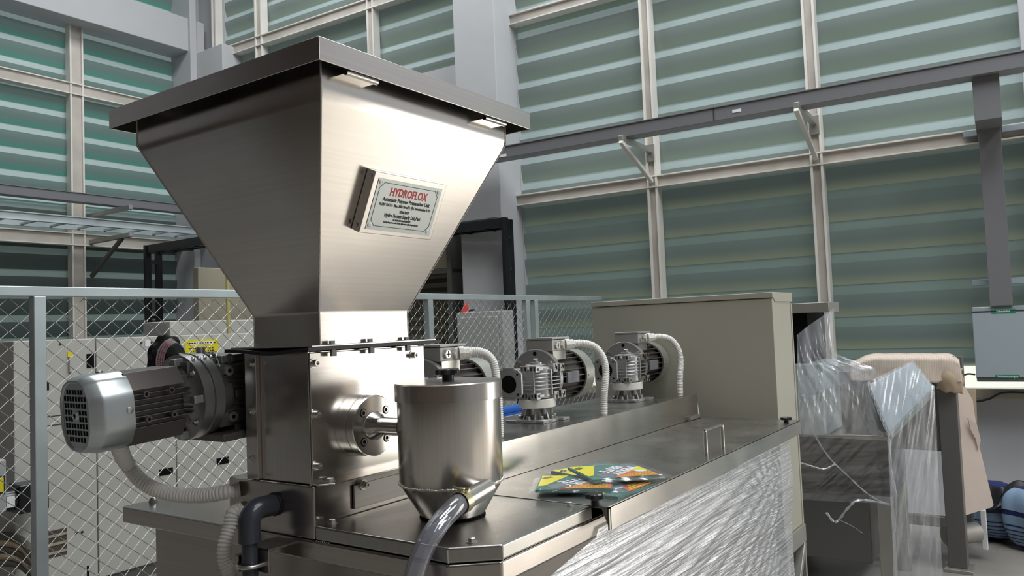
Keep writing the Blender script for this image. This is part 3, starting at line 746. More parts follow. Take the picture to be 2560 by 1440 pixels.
# feeder pedestal
MB().box((1.28, 1.486, 1.057), (1.79, 1.816, 1.184)).build('pedestal_box', 'steel_low', t, bevel=.005, seg=3)
mb = MB()
for k in range(19): mb.lathe([(0, .001), (.001, .0022), (.002, .001)], (1.2815, 1.50+.006*k+random.uniform(0, .004), 1.1828), (0, 0, 1), 8)
mb.build('weld_seam', 'weld', t)
# bolted bracket of the canister
br = MB().box((1.405, 1.478, 1.105), (1.79, 1.484, 1.164)).build('bracket_plate', 'steel_dark', t, bevel=.001)
p = ony((908, 1211), 1.478)
MB().lathe([(0, .014), (.003, .014)], p, (0, -1, 0), 20).lathe([(.003, .0085), (.010, .0085), (.010, .007), (.018, .007), (.018, .004), (.012, .004)], p, (0, -1, 0), 12).build('bolt', 'bolt', br)
# hinged lid
ld = MB()
ld.box((1.736, .940, 1.0925), (3.52, 1.382, 1.0940)); ld.box((1.745, .940, 1.086), (3.52, 1.382, 1.0926)); ld.box((1.745, .940, 1.034), (3.52, .945, 1.092)); ld.box((3.516, .940, 1.034), (3.52, 1.382, 1.092))
ld.prism([(1.745, .942, 1.040), (1.745, .962, 1.088), (1.745, .942, 1.088)], (.004, 0, 0))
lid = ld.build('hinged_lid', 'steel_top', t, bevel=.0022)
MB().box((1.753, .9385, 1.0355), (3.519, .9398, 1.0895)).build('lid_lip', 'steel_h', lid)
def star_knob(p, parent, r=.022, h=.012, stem=.018, name='star_knob', lobes=5, local=False):
    mb = MB(); p = Vector(p)
    mb.lathe([(0, r*.5), (stem, r*.5)], p, (0, 0, 1), 20)
    mb.lathe([(stem, r*.9), (stem+.002, r), (stem+h-.002, r), (stem+h, r*.88)], p, (0, 0, 1), 60, fn=lambda a: 1+.10*math.cos(lobes*a))
    return mb.build(name, 'black', parent, local=local)
star_knob(onz((1487, 1266), 1.092)+Vector((.003, 0, 0)), lid, .022, .014, .018)
star_knob(onz((1966, 1058), 1.092), lid, .022, .012, .014)
h0 = onz((1766, 1140), 1.0925); h1 = onz((1808, 1122), 1.0925); hz = .084; rr = .012
dirx = (h1-h0).normalized()
pts = [h0, h0+Vector((0, 0, hz-rr)), h0+Vector((0, 0, hz-rr*.3))+dirx*rr*.3, h0+Vector((0, 0, hz))+dirx*rr, h1+Vector((0, 0, hz))-dirx*rr, h1+Vector((0, 0, hz-rr*.3))-dirx*rr*.3, h1+Vector((0, 0, hz-rr)), h1]
MB().tube(spline(pts, 5), .0062, 14).build('handle', 'steel_turn', lid)
p = ony((1722, 1048), 1.37)
MB().cyl((3.34, 1.375, 1.103), (3.47, 1.375, 1.103), .0095, 14).build('hinge', 'bolt', lid)
# film round the tank
def film_tank(u, v):
    x = 1.36+(3.465-1.36)*u
    x_top = max(x, 1.3); z = 1.034-(1.034-.30)*v
    y = .981-.006*math.sin(u*9+v*4)*v-.012*math.sin(PI*min(1, v*2))
    return Vector((x, y, z-(.0 if x > 1.75 else .02+(1.75-x)*.16)))
mb = MB().grid(film_tank, 120, 60)
# fan of real folds
for vtx in mb.bm.verts:
    c_ = vtx.co; q = math.atan2(1.06-c_.z, 3.7-c_.x); fd = min(1, (3.465-c_.x)*4)*min(1, (1.04-c_.z)*12); vtx.co.y += fd*(.0028*math.sin(q*190)+.002*math.sin(q*83+1)+.002*math.sin(q*311+c_.x*3))
o = mb.build('stretch_film', 'film_tank', smooth=180)
tag(o, 'shiny clear stretch film pulled tight over the front of the steel tank', 'stretch film')

# ================================================================== FEEDER HOUSING
t = thing('screw_feeder', 'square steel feeder housing with round shaft flange between hopper and tank', 'feeder', (1.49, 1.62, 1.184))
FX0, FX1, FY0, FY1, FZ0, FZ1 = 1.28, 1.70, 1.498, 1.736, 1.184, 1.508
MB().box((FX0+.012, FY0+.002, FZ0+.001), (FX1-.012, FY1-.002, FZ1)).build('housing_body', 'steel_v', t, bevel=.002)
mb = MB().box((FX0-.002, FY1-.045, FZ0+.001), (FX0+.012, FY1, FZ1))
mb.build('rear_flange', 'steel_v', t, bevel=.0015)
MB().box((FX0-.03, FY1-.03, FZ0+.001), (FX0+.0, FY1+.02, FZ0+.006)).build('foot_flange', 'steel_v', t, bevel=.001)
for pz in (908, 1027, 1148):
    p = onx((630, pz), FX0-.002); MB().hexbolt(p, (-1, 0, 0), .0075, .008).build('bolt', 'bolt', t, smooth=20)
fp = MB().box((FX0+.002, FY0-.0085, FZ0+.002), (FX1, FY0-.0045, FZ1-.004)).prism([(FX0+.002, FY0-.006, FZ0+.002), (FX0+.002, FY0-.026, FZ0+.002), (FX0+.032, FY0-.052, FZ0+.002), (FX1, FY0-.052, FZ0+.002), (FX1, FY0-.006, FZ0+.002)], (0, 0, .004)).build('front_plate', 'steel_h', t, bevel=.0016)
MB().box((FX0, FY0-.004, FZ0+.001), (FX0+.006, FY0+.002, FZ1)).build('front_flange', 'steel_v', t, bevel=.001)
for px in ((783, 908), (786, 1035), (789, 1165), (1030, 888)):
    p = ony(px, FY0-.0085); MB().hexbolt(p, (0, -1, 0), .0085, .010, True).build('bolt', 'bolt', fp, smooth=30)
p = ony((826, 1183), FY0-.022); p.z = FZ0+.006; MB().hexbolt(p, (0, 0, 1), .0085, .008).build('bolt', 'bolt', fp, smooth=20)
# shaft flange
ax = ony((939, 1064), FY0-.055); cx, cz = ax.x, ax.z
q = MB().lathe([(0, .078), (.018, .078), (.019, .0755), (.021, .0755), (.022, .078), (.042, .078), (.0445, .0755), (.0445, .034)], (cx, FY0-.0086, cz), (0, -1, 0), 64).build('shaft_flange', 'steel_turn', t)
for k in range(4):
    a = math.radians(38+90*k) if k % 2 == 0 else math.radians(-38+90*(k+1))
    a = math.radians((42, 138, 222, 318)[k]); p = Vector((cx+math.cos(a)*.054, FY0-.0532, cz+math.sin(a)*.054))
    MB().lathe([(0, .0112), (.0003, .0112)], p, (0, -1, 0), 24).build('screw_recess', 'hole', q)
    MB().lathe([(.0003, .0088), (.0016, .0088), (.0018, .0080), (.0018, .0050)], p, (0, -1, 0), 20, cap=False).build('socket_screw', 'bolt', q)
MB().lathe([(0, .036), (.006, .036), (.026, .0235), (.028, .0235), (.028, .0), ], (cx, FY0-.052, cz), (0, -1, 0), 40).build('shaft_collar', 'steel_turn', q)
MB().cyl((cx, FY0-.075, cz), (cx, 1.352, cz), .0225, 32).build('shaft', 'steel_turn', t)

# ================================================================== HOPPER
t = thing('feed_hopper', 'large brushed stainless steel hopper with hinged lid and name plate', 'hopper', (1.49, 1.62, 1.52))
HX0, HX1, HY0, HY1 = 1.153, 1.847, 1.279, 2.006; NX0, NX1, NY0, NY1 = 1.317, 1.637, 1.490, 1.743
ZN0, ZN1, ZF, ZT_ = 1.5225, 1.602, 2.075, 2.150
def ring(x0, x1, y0, y1, z): return [Vector(p) for p in ((x0, y0, z), (x1, y0, z), (x1, y1, z), (x0, y1, z))]
def mixr(a, b_, f): return [p.lerp(q, f) for p, q in zip(a, b_)]
RT = ring(HX0, HX1, HY0, HY1, ZT_); RF = ring(HX0, HX1, HY0, HY1, ZF); RN = ring(NX0, NX1, NY0, NY1, ZN1); RB = ring(NX0, NX1, NY0, NY1, ZN0)
def fold(A, B, C, r, n=5):
    """rounded fold at ring B between A and C"""
    out = []
    for k in range(n+1):
        f = k/n; row = []
        for a, b_, c in zip(A, B, C):
            p0 = b_+(a-b_).normalized()*r; p1 = b_+(c-b_).normalized()*r
            row.append(p0.lerp(b_, f).lerp(b_.lerp(p1, f), f))
        out.append(row)
    return out
rings = [RT]+fold(RT, RF, RN, .022)+fold(RF, RN, RB, .006, 3)+[RB]
hb = MB().loft(rings, cap=False).build('hopper_body', 'steel_h', t, smooth=40, wn=True)
for sx, sy in ((0, 0), (1, 0), (0, 1)):
    k = (0, 1, 3)[[(0, 0), (1, 0), (0, 1)].index((sx, sy))]
    pts = [RT[k], RF[k], RN[k], RB[k]]
    MB().tube(pts, .0022, 8).build('weld_seam', 'weld', hb)
# lid tray
LX0, LX1, LY0, LY1 = 1.114, 1.922, 1.239, 2.075; LZ0, LZ1 = 2.126, 2.177
mb = MB(); mb.box((LX0, LY0, LZ1-.004), (LX1, LY1, LZ1))
for a, b_ in (((LX0, LY0), (LX1, LY0+.003)), ((LX0, LY1-.003), (LX1, LY1)), ((LX0, LY0), (LX0+.003, LY1)), ((LX1-.003, LY0), (LX1, LY1))):
    mb.box((a[0], a[1], LZ0), (b_[0], b_[1], LZ1-.001))
lidh = mb.build('hopper_lid', 'steel_h', t, bevel=.0022)
for px in ((918, 183), (1226, 300)):
    hc = onz(px, 2.128); x = hc.x
    MB().cyl((x-.048, LY0+.012, 2.122), (x+.048, LY0+.012, 2.122), .0065, 12).box((x-.048, LY0+.012, 2.120), (x+.048, HY0, 2.1235)).build('hinge', 'steel_turn', lidh)
# flange above the gasket, gasket
FL = (1.262, 1.738, 1.462, 1.778)
fl = MB().box((FL[0]+.006, FL[2]+.002, 1.5185), (FL[1]-.012, FL[3], 1.5225)).build('base_flange', 'steel_h', t, bevel=.001)
def gk(u, v, o=0):
    x = FL[0]-.006+(FL[1]-FL[0]+.010)*u; y = FL[2]+(FL[3]-FL[2]+.01)*v
    dip = .010*math.exp(-((u)/.06)**2)*math.exp(-((v-.45)/.27)**2)
    return Vector((x, y, 1.5185-dip-o))
mb = MB(); mb.grid(lambda u, v: gk(u, v), 50, 30); mb.grid(lambda u, v: gk(u, v, .0085), 50, 30)
n0 = 51*31; mb.bm.verts.ensure_lookup_table()
def gv(k, i, j): return mb.bm.verts[k*n0+j*51+i]
for i in range(50):
    for j in (0, 30): mb.face([gv(0, i, j), gv(0, i+1, j), gv(1, i+1, j), gv(1, i, j)])
for j in range(30):
    for i in (0, 50): mb.face([gv(0, i, j), gv(0, i, j+1), gv(1, i, j+1), gv(1, i, j)])
g = mb.build('gasket', 'rubber', t)
for px in ((830, 858), (925, 853), (1016, 849)):
    p = ony(px, FL[2]+.016); p.z = 1.5225
    MB().hexbolt(p, (0, 0, 1), .0075, .009).build('bolt', 'bolt', fl, smooth=20)
    MB().cyl((p.x, p.y-.004, 1.4935), (p.x, p.y-.004, 1.5095), .0085, 6).build('nut', 'bolt', fl, smooth=20)
# name plate box on the sloping front face
nrm = Vector((0, -(ZF-ZN1), -(NY0-HY0))).normalized(); P0 = Vector((1.5, HY0, ZF))
rgt = Vector((1, 0, 0)); upv = nrm.cross(rgt).normalized()
if upv.z < 0: upv = -upv
tp = .030
ctr = sum((onp(px, P0+nrm*tp, nrm) for px in ((942, 430), (1119, 464), (1073, 599), (897, 581))), Vector())/4
W_, H_ = .266, .154
def npt(a, b_, c): return ctr+rgt*a+upv*b_+nrm*c
def nbox(mb, a0, a1, b0, b1, c0, c1): return mb.prism([npt(a0, b0, c0), npt(a1, b0, c0), npt(a1, b1, c0), npt(a0, b1, c0)], nrm*(c1-c0))
npl = nbox(MB(), -W_/2, W_/2, -H_/2, H_/2, -tp+.001, 0).build('name_plate_box', 'steel_v', t, bevel=.002)
q = nbox(MB(), -.117, .119, -.066, .064, .0002, .0014).build('name_plate', 'plate', npl, bevel=.0004)
# green rule with cut corners
mb = MB(); a_, b_, c_, k_ = .107, .055, .0016, .014
oct_ = [(-a_+k_, b_), (a_-k_, b_), (a_, b_-k_), (a_, -b_+k_), (a_-k_, -b_), (-a_+k_, -b_), (-a_, -b_+k_), (-a_, b_-k_)]
for i in range(8):
    p = oct_[i]; p2 = oct_[(i+1) % 8]; mb.bar(npt(*p, c_), npt(*p2, c_), .0016, .0006, up=nrm)
mb.build('green_rule', 'greenline', q, smooth=0)
for sx in (-1, 1):
    for sy in (-1, 1):
        MB().lathe([(0, .0062), (.002, .0058), (.003, .003), (.0022, .002)], npt(sx*.107, sy*.0545, .0014), nrm, 16).build('rivet', 'white', q)
Rn = Matrix((rgt, upv, nrm)).transposed()
me = [text_mesh('l', 'HYDROFLOX', .0285, 'redink', None, npt(0, .034, .0016), Rn, .0003, .0009, .80)]
join_text('red_lettering', me, q)
L_ = [('Automatic Polymer Preparation Unit', .0135, .0145, .0004, .86), ('FLOW RATE :  Max. 500 Litres/Hr @ Concentration 0.1%', .0098, .0012, .0004, .80), ('YEAR2018', .0098, -.0130, .0004, .8),
      ('Hydro System Supply Ltd.,Part', .0135, -.0245, .0004, .80), ('Tel. 02-521-2577-8 Fax. 02-521-2577', .0062, -.0355, .0003, .7), ('www.hydrosystem.co.th  E-mail : hydrosystem@hydrosystem.co.th', .0062, -.0425, .0003, .76)]
me = [text_mesh('l', s_, sz, 'ink', None, npt(0.0, yv, .0016), Rn, .0003, bd, xs) for s_, sz, yv, bd, xs in L_]
join_text('black_lettering', me, q)
MB().cyl(npt(-W_/2-.001, -.062, -.016), npt(-W_/2-.004, -.062, -.016), .006, 12).build('screw', 'bolt', npl)
MB().cyl(npt(-W_/2-.001, .062, -.012), npt(-W_/2-.003, .062, -.012), .005, 12).build('screw', 'bolt', npl)

# ================================================================== CANISTER
cc = onz((1132, 1288), 1.092); CX, CY = cc.x, cc.y
t = thing('dosing_canister', 'cylindrical brushed steel canister with cone bottom and black lid knob', 'canister', (CX, CY, 1.092))
MB().lathe([(0, .002), (.0, .076), (.084, .1275), (.300, .1275)], (CX, CY, 1.094), (0, 0, 1), 96).build('canister_body', 'steel_v', t)
MB().lathe([(0, .081), (.002, .081), (.002, .070), (0, .070)], (CX, CY, 1.0925), (0, 0, 1), 64, cap=False).build('base_ring', 'hole', t)
mb = MB(); n = 280
for k in range(n):
    a = 2*PI*k/n; j = random.uniform(-.0012, .0012); rr = random.uniform(.0022, .0032)
    mb.lathe([(-rr, .0005), (-rr*.5, rr*.85), (rr*.5, rr*.85), (rr, .0005)], (CX+math.cos(a)*.1275, CY+math.sin(a)*.1275, 1.178+j), (0, 0, 1), 7)
mb.build('weld_seam', 'weld', t)
cl = MB().lathe([(0, .1275), (0, .1325), (.040, .1325), (.0425, .1300), (.0425, .1), (.0425, .001)], (CX, CY, 1.378), (0, 0, 1), 96, cap=False).build('canister_lid', 'steel_v', t)
star_knob((CX, CY, 1.4205), cl, .0295, .014, .016, lobes=5)
sp = MB().cyl((CX-.012, 1.128, 1.172), (CX-.135, 1.116, 1.160), .0225, 28).build('spout', 'steel_v', t)
clp = MB().lathe([(-.011, .0262), (.011, .0262), (.011, .0248), (-.011, .0248)], (CX-.122, 1.1175, 1.1612), (-.123, -.012, -.012), 32).build('hose_clamp', 'brass', t)
mb = MB(); cp = Vector((CX-.122, 1.1175, 1.1612))
mb.cyl(cp+Vector((-.006, -.012, .028)), cp+Vector((-.002, .022, .032)), .0028, 10); mb.box(tuple(cp+Vector((-.008, -.006, .022))), tuple(cp+Vector((.006, .006, .031)))); mb.cyl(cp+Vector((0, -.022, .027)), cp+Vector((0, -.012, .028)), .0045, 6)
mb.build('clamp_screw', 'brass', clp)
pts = [(CX-.128, 1.117, 1.1605), (CX-.165, 1.112, 1.153), (CX-.215, 1.113, 1.128), (CX-.260, 1.122, 1.076), (CX-.286, 1.130, 1.005), (CX-.300, 1.137, .90), (CX-.305, 1.14, .72), (CX-.300, 1.14, .5)]
o = MB().tube(spline(pts, 14), .0225, 26, cap=False).build('clear_hose', 'hose'); tag(o, 'clear plastic hose curving down from the canister spout', 'hose')

# ================================================================== HORIZONTAL GEAR MOTOR
mo = ony((190, 1040), 1.86)
t = thing('gear_motor', 'grey geared motor with grilled silver fan cover lying left of the feeder', 'motor', tuple(mo), (0, math.radians(-3.6), 0))
def supr(y, z, n=3.2): return None
def squir(rx, rz, n, seg=64, cut=1.0):
    out = []
    for k in range(seg):
        a = 2*PI*k/seg; c = math.cos(a); s = math.sin(a)
        out.append((rx*math.copysign(abs(c)**(2/n), c), rz*math.copysign(abs(s)**(2/n), s)))
    return out
def octo(w, h, ch, arc=6):
    """outline: rounded top and bottom, chamfered corners"""
    pts = []
    base_ = [(w, h*.42), (w*.72, h*.84), (w*.34, h), (-w*.34, h), (-w*.72, h*.84), (-w, h*.42), (-w, -h*.42), (-w*.72, -h*.84), (-w*.34, -h), (w*.34, -h), (w*.72, -h*.84), (w, -h*.42)]
    n = len(base_)
    for i in range(n):
        a = Vector(base_[i-1]); b_ = Vector(base_[i]); c = Vector(base_[(i+1) % n])
        p0 = b_+(a-b_)*.22; p1 = b_+(c-b_)*.22
        for k in range(4): f = k/3; pts.append(tuple(p0.lerp(b_, f).lerp(b_.lerp(p1, f), f)))
    return pts
def sect(x, w, h): return [Vector((x, y, z)) for y, z in octo(w, h, 0)]
cv = MB().loft([sect(0, .058, .074), sect(-.003, .061, .077), sect(-.003, .065, .081), sect(.005, .070, .086), sect(.020, .081, .089), sect(.027, .084, .091), sect(.092, .086, .092)], cap=False)
f_ = [cv.bm.verts.new(v) for v in sect(0, .058, .074)]; cv.face(f_)
cv = cv.build('fan_cover', 'alu', t, local=True, smooth=28)
rows = [(6, 0), (8, 1), (8, 2), (8, 3), (8, 4), (8, 5), (8, 6), (6, 7)]
mb = MB(); 
for cnt, r_ in rows:
    z = .0545-r_*.0156
    for k in range(cnt):
        if r_ in (3, 4) and k in (3, 4): continue
        y = ((cnt-1)/2-k)*.0126
        mb.box((-.0004, y-.0042, z-.0056), (.001, y+.0042, z+.0056))
mb.build('grille_openings', 'hole', cv, local=True, smooth=0)
MB().lathe([(0, .013), (.004, .011), (.004, .006), (.0, .005)], (0, 0, 0), (-1, 0, 0), 24).build('centre_boss', 'alu', cv, local=True)
MB().lathe([(0, .005), (.0005, .005)], (-.003, 0, 0), (-1, 0, 0), 16).build('centre_hole', 'hole', cv, local=True)
MB().lathe([(0, .008), (.003, .0075), (.004, .005)], (.080, -.0855, .002), (0, -1, 0), 16).build('screw', 'bolt', cv, local=True)
MB().lathe([(0, .008), (.004, .0075), (.005, .005)], (.060, 0, .0915), (0, 0, 1), 16).build('screw', 'bolt', cv, local=True)
# motor barrel: square blocks top and bottom, ribs on the side
bd = MB(); bd.box((.088, -.062, -.062), (.245, .062, .062))
bd.prism([(.088, -.078, .044), (.088, -.052, .086), (.088, .052, .086), (.088, .078, .044)], (.140, 0, 0))
bd.prism([(.088, -.078, -.044), (.088, .078, -.044), (.088, .052, -.086), (.088, -.052, -.086)], (.140, 0, 0))
for k in range(6): z = -.033+k*.0132; bd.box((.088, -.080, z-.0013), (.245, -.06, z+.0013))
bd = bd.build('motor_barrel', 'cast_dark', t, local=True, bevel=.0012)
for x, z in ((.125, .032), (.190, .032), (.127, -.028), (.192, -.028)):
    MB().lathe([(0, .0085), (.004, .0085), (.004, .0045), (.001, .0045)], (x, -.0785, z), (0, -1, 0), 6).build('hex_boss', 'cast_dark', bd, local=True, smooth=20)
    MB().lathe([(0, .0045), (.0005, .0045)], (x, -.0818, z), (0, -1, 0), 12).build('hex_hole', 'hole', bd, local=True)
# end bell and flange pair
eb = MB().lathe([(.228, .066), (.246, .078), (.256, .092), (.260, .110), (.284, .110), (.286, .106), (.290, .106), (.292, .110), (.318, .110), (.320, .100), (.36, .085)], (0, 0, 0), (1, 0, 0), 72).build('end_bell_flange', 'cast_mid', t, local=True)
for a, hl in ((42, 1), (0, 0), (-40, 1), (78, 0), (-75, 0)):
    r_ = math.radians(a); y = -math.cos(r_)*.094; z = math.sin(r_)*.094
    if hl: MB().lathe([(-.012, .0045), (-.006, .0045), (-.006, .008), (.0, .008), (.001, .012), (.003, .012)], (.259, y, z), (1, 0, 0), 6).build('bolt', 'bolt', eb, local=True, smooth=20)
    else: MB().box((.234, y-.010, z-.010), (.262, y+.010, z+.010)).build('lug', 'cast', eb, local=True, bevel=.003)
# gearbox
gb = MB(); gb.box((.318, -.080, -.085), (.60, .10, .070))
for k in range(7): z = -.045+.015*k; gb.box((.335, -.0865, z-.0018), (.595, -.079, z+.0018))
gb = gb.build('gear_housing', 'cast_dark', t, local=True, bevel=.007, seg=3)
for x, z in ((.350, .058), (.352, -.062), (.425, .066), (.43, -.060)):
    MB().lathe([(0, .014), (.010, .013), (.010, .0055), (.004, .0055)], (x, -.080, z), (0, -1, 0), 20).build('boss', 'cast', gb, local=True)
    MB().lathe([(0, .0055), (.0005, .0055)], (x, -.0895, z), (0, -1, 0), 12).build('boss_hole', 'hole', gb, local=True)
MB().box((.365, -.088, -.014), (.46, -.080, .006)).build('maker_panel', 'cast_dark', gb, local=True, bevel=.002)
MB().box((.300, -.115, -.118), (.60, .09, -.098)).build('foot', 'cast_dark', t, local=True, bevel=.003)
MB().box((.36, -.08, -.105), (.60, .08, -.08)).build('foot_web', 'cast_dark', t, local=True)
MB().cyl((.40, -.113, -.099), (.40, -.113, -.117), .011, 16).build('foot_bolt', 'bolt', t, local=True)
# speed variator cover on top, with finned hump, plug, valve and hand wheel
vc = MB(); vc.box((.325, -.082, .068), (.52, .06, .076)); vc.box((.340, -.072, .075), (.505, .05, .098))
vc = vc.build('variator_cover', 'cast_mid', t, local=True, bevel=.004, seg=3)
mb = MB()
for k in range(5):
    x = .262+k*.017; mb.tube(spline([(x, -.062, .070), (x+.008, -.062, .080), (x+.006, -.057, .092), (x+.016, -.04, .100), (x+.016, .02, .100)], 5), .0042, 8)
mb.box((.250, -.058, .060), (.345, .02, .093))
mb.build('finned_hump', 'cast_mid', vc, local=True)
MB().cyl((.43, -.082, .088), (.475, -.082, .088), .009, 16).build('locking_pin', 'bolt', vc, local=True)
MB().lathe([(0, .013), (.006, .013), (.006, .007), (.003, .006)], (.362, -.071, .088), (0, -1, 0), 20).build('plug', 'cast', vc, local=True)
MB().lathe([(0, .014), (.004, .014), (.004, .0115), (.028, .0115), (.030, .009)], (.330, .0, .094), (0, 0, 1), 24).build('breather', 'bolt', vc, local=True)
hwp = ony((414, 896), 2.13)
hm = Matrix.Translation(-mo) ; R_ = Euler((0, math.radians(-3.6), 0)).to_matrix().inverted(); hw_ = R_ @ (hwp-mo)
hax = Vector((.34, -.90, -.12)).normalized()
hwl = MB().lathe([(-.016, .03), (-.016, .060), (-.008, .069), (.006, .069), (.012, .062), (.014, .056)], hw_, hax, 96, fn=lambda a: 1+.055*math.cos(7*a)).build('hand_wheel', 'black', t, local=True, smooth=40)
MB().lathe([(.012, .058), (.020, .052), (.034, .044), (.045, .020), (.075, .018), (.120, .018)], hw_, hax, 48).build('wheel_hub', 'black', hwl, local=True)
# curved pale label on the hub cone
a_, u_, v_ = frame_of(hax); mb = MB()
def lab(u, v):
    # arc on the side of the cone facing left
    ang = LAB0+LAB1*u; h = .0135+.0185*v; r = .0585-.0115*v+.0005
    return hw_+a_*h+(u_*math.cos(ang)+v_*math.sin(ang))*r
best = max(range(360), key=lambda k: (u_*math.cos(math.radians(k))+v_*math.sin(math.radians(k))).dot(Vector((-.8, -.1, .35))))
LAB0 = math.radians(best-75); LAB1 = math.radians(150)
lo = mb.grid(lab, 40, 4).build('label', 'pink', hwl, local=True)
mb = MB()
for rw_ in range(3):
    u = .04
    while u < .95:
        du = random.uniform(.012, .04); v0_ = .18+.27*rw_
        P = [lab(u, v0_), lab(u+du, v0_), lab(u+du, v0_+.13), lab(u, v0_+.13)]
        mb.poly([p+a_*.0008+(p-hw_-a_*(p-hw_).dot(a_)).normalized()*.0006 for p in P]); u += du+random.uniform(.008, .02)
mb.build('small_print', 'redink', lo, local=True, smooth=0)
# conduits from the motor and the pedestal
s0 = ony((300, 1122), 1.86); e0 = onx((600, 1223), 1.279)
pts = [s0+Vector((0, 0, .03)), s0, at((318, 1160), 2.06), at((360, 1208), 2.05), at((420, 1233), 2.04), at((500, 1239), 2.03), at((560, 1231), 2.02), e0]
o = conduit_mb(pts, .0195).build('flexible_conduit', 'conduit'); tag(o, 'off white corrugated conduit looping from the big motor to the pedestal', 'conduit')
e1 = onx((600, 1283), 1.272)
pts = [e1+Vector((.004, .0, .01)), e1+Vector((-.02, .003, .003)), ony((574, 1318), 1.76), ony((562, 1360), 1.76), ony((563, 1400), 1.76), ony((578, 1445), 1.75), ony((600, 1520), 1.74), ony((610, 1640), 1.74)]
o = conduit_mb(pts, .0185).build('flexible_conduit', 'conduit'); tag(o, 'off white corrugated conduit dropping down behind the dark grey pipe elbow', 'conduit')
# grey pvc pipe with elbow
q0 = onx((688, 1268), 1.28)
t = thing('drain_pipe', 'dark blue grey plastic pipe with elbow leaving the pedestal', 'pipe', tuple(q0))
cxp = q0.x-.078; yy_ = q0.y; zz_ = q0.z+.008
R0 = .034; arc = [Vector((cxp+R0-R0*math.sin(a), yy_, zz_-R0+R0*math.cos(a))) for a in [PI/2*k/14 for k in range(15)]]
path = [Vector((q0.x-.001, yy_, zz_))]+arc+[Vector((cxp, yy_, zz_-.074))]
MB().tube(path, .0265, 32).build('elbow', 'pvc', t)
MB().lathe([(0, .0290), (.006, .0290)], (q0.x-.0005, yy_, zz_), (-1, 0, 0), 32).build('rubber_ring', 'rubber', t)
MB().cyl((cxp, yy_, zz_-.072), (cxp, yy_, .25), .0190, 28).build('pipe', 'pvc', t)
zc = zz_-.128
t2 = thing('pipe_clamp', 'steel U-bolt clamp holding the dark grey pipe to the tank edge', 'pipe clamp', (cxp, yy_, zc))
mb = MB(); mb.box((cxp-.002+.022, yy_-.045, zc-.022), (cxp+.026, yy_+.045, zc+.035)); mb.box((cxp-.012, yy_+.028, zc-.020), (cxp+.022, yy_+.046, zc+.020)); mb.box((cxp+.02, yy_-.045, zc+.030), (1.30, yy_+.045, zc+.035))
mb.build('clamp_channel', 'steel_dark', t2, bevel=.002)
up = [Vector((cxp+.024, yy_+.028, zc)), Vector((cxp, yy_+.028, zc))]+[Vector((cxp-.028*math.sin(a), yy_+.028*math.cos(a), zc)) for a in [PI*k/16 for k in range(1, 16)]]+[Vector((cxp, yy_-.028, zc)), Vector((cxp+.024, yy_-.028, zc))]
MB().tube(up, .0052, 12).build('u_bolt', 'bolt', t2)

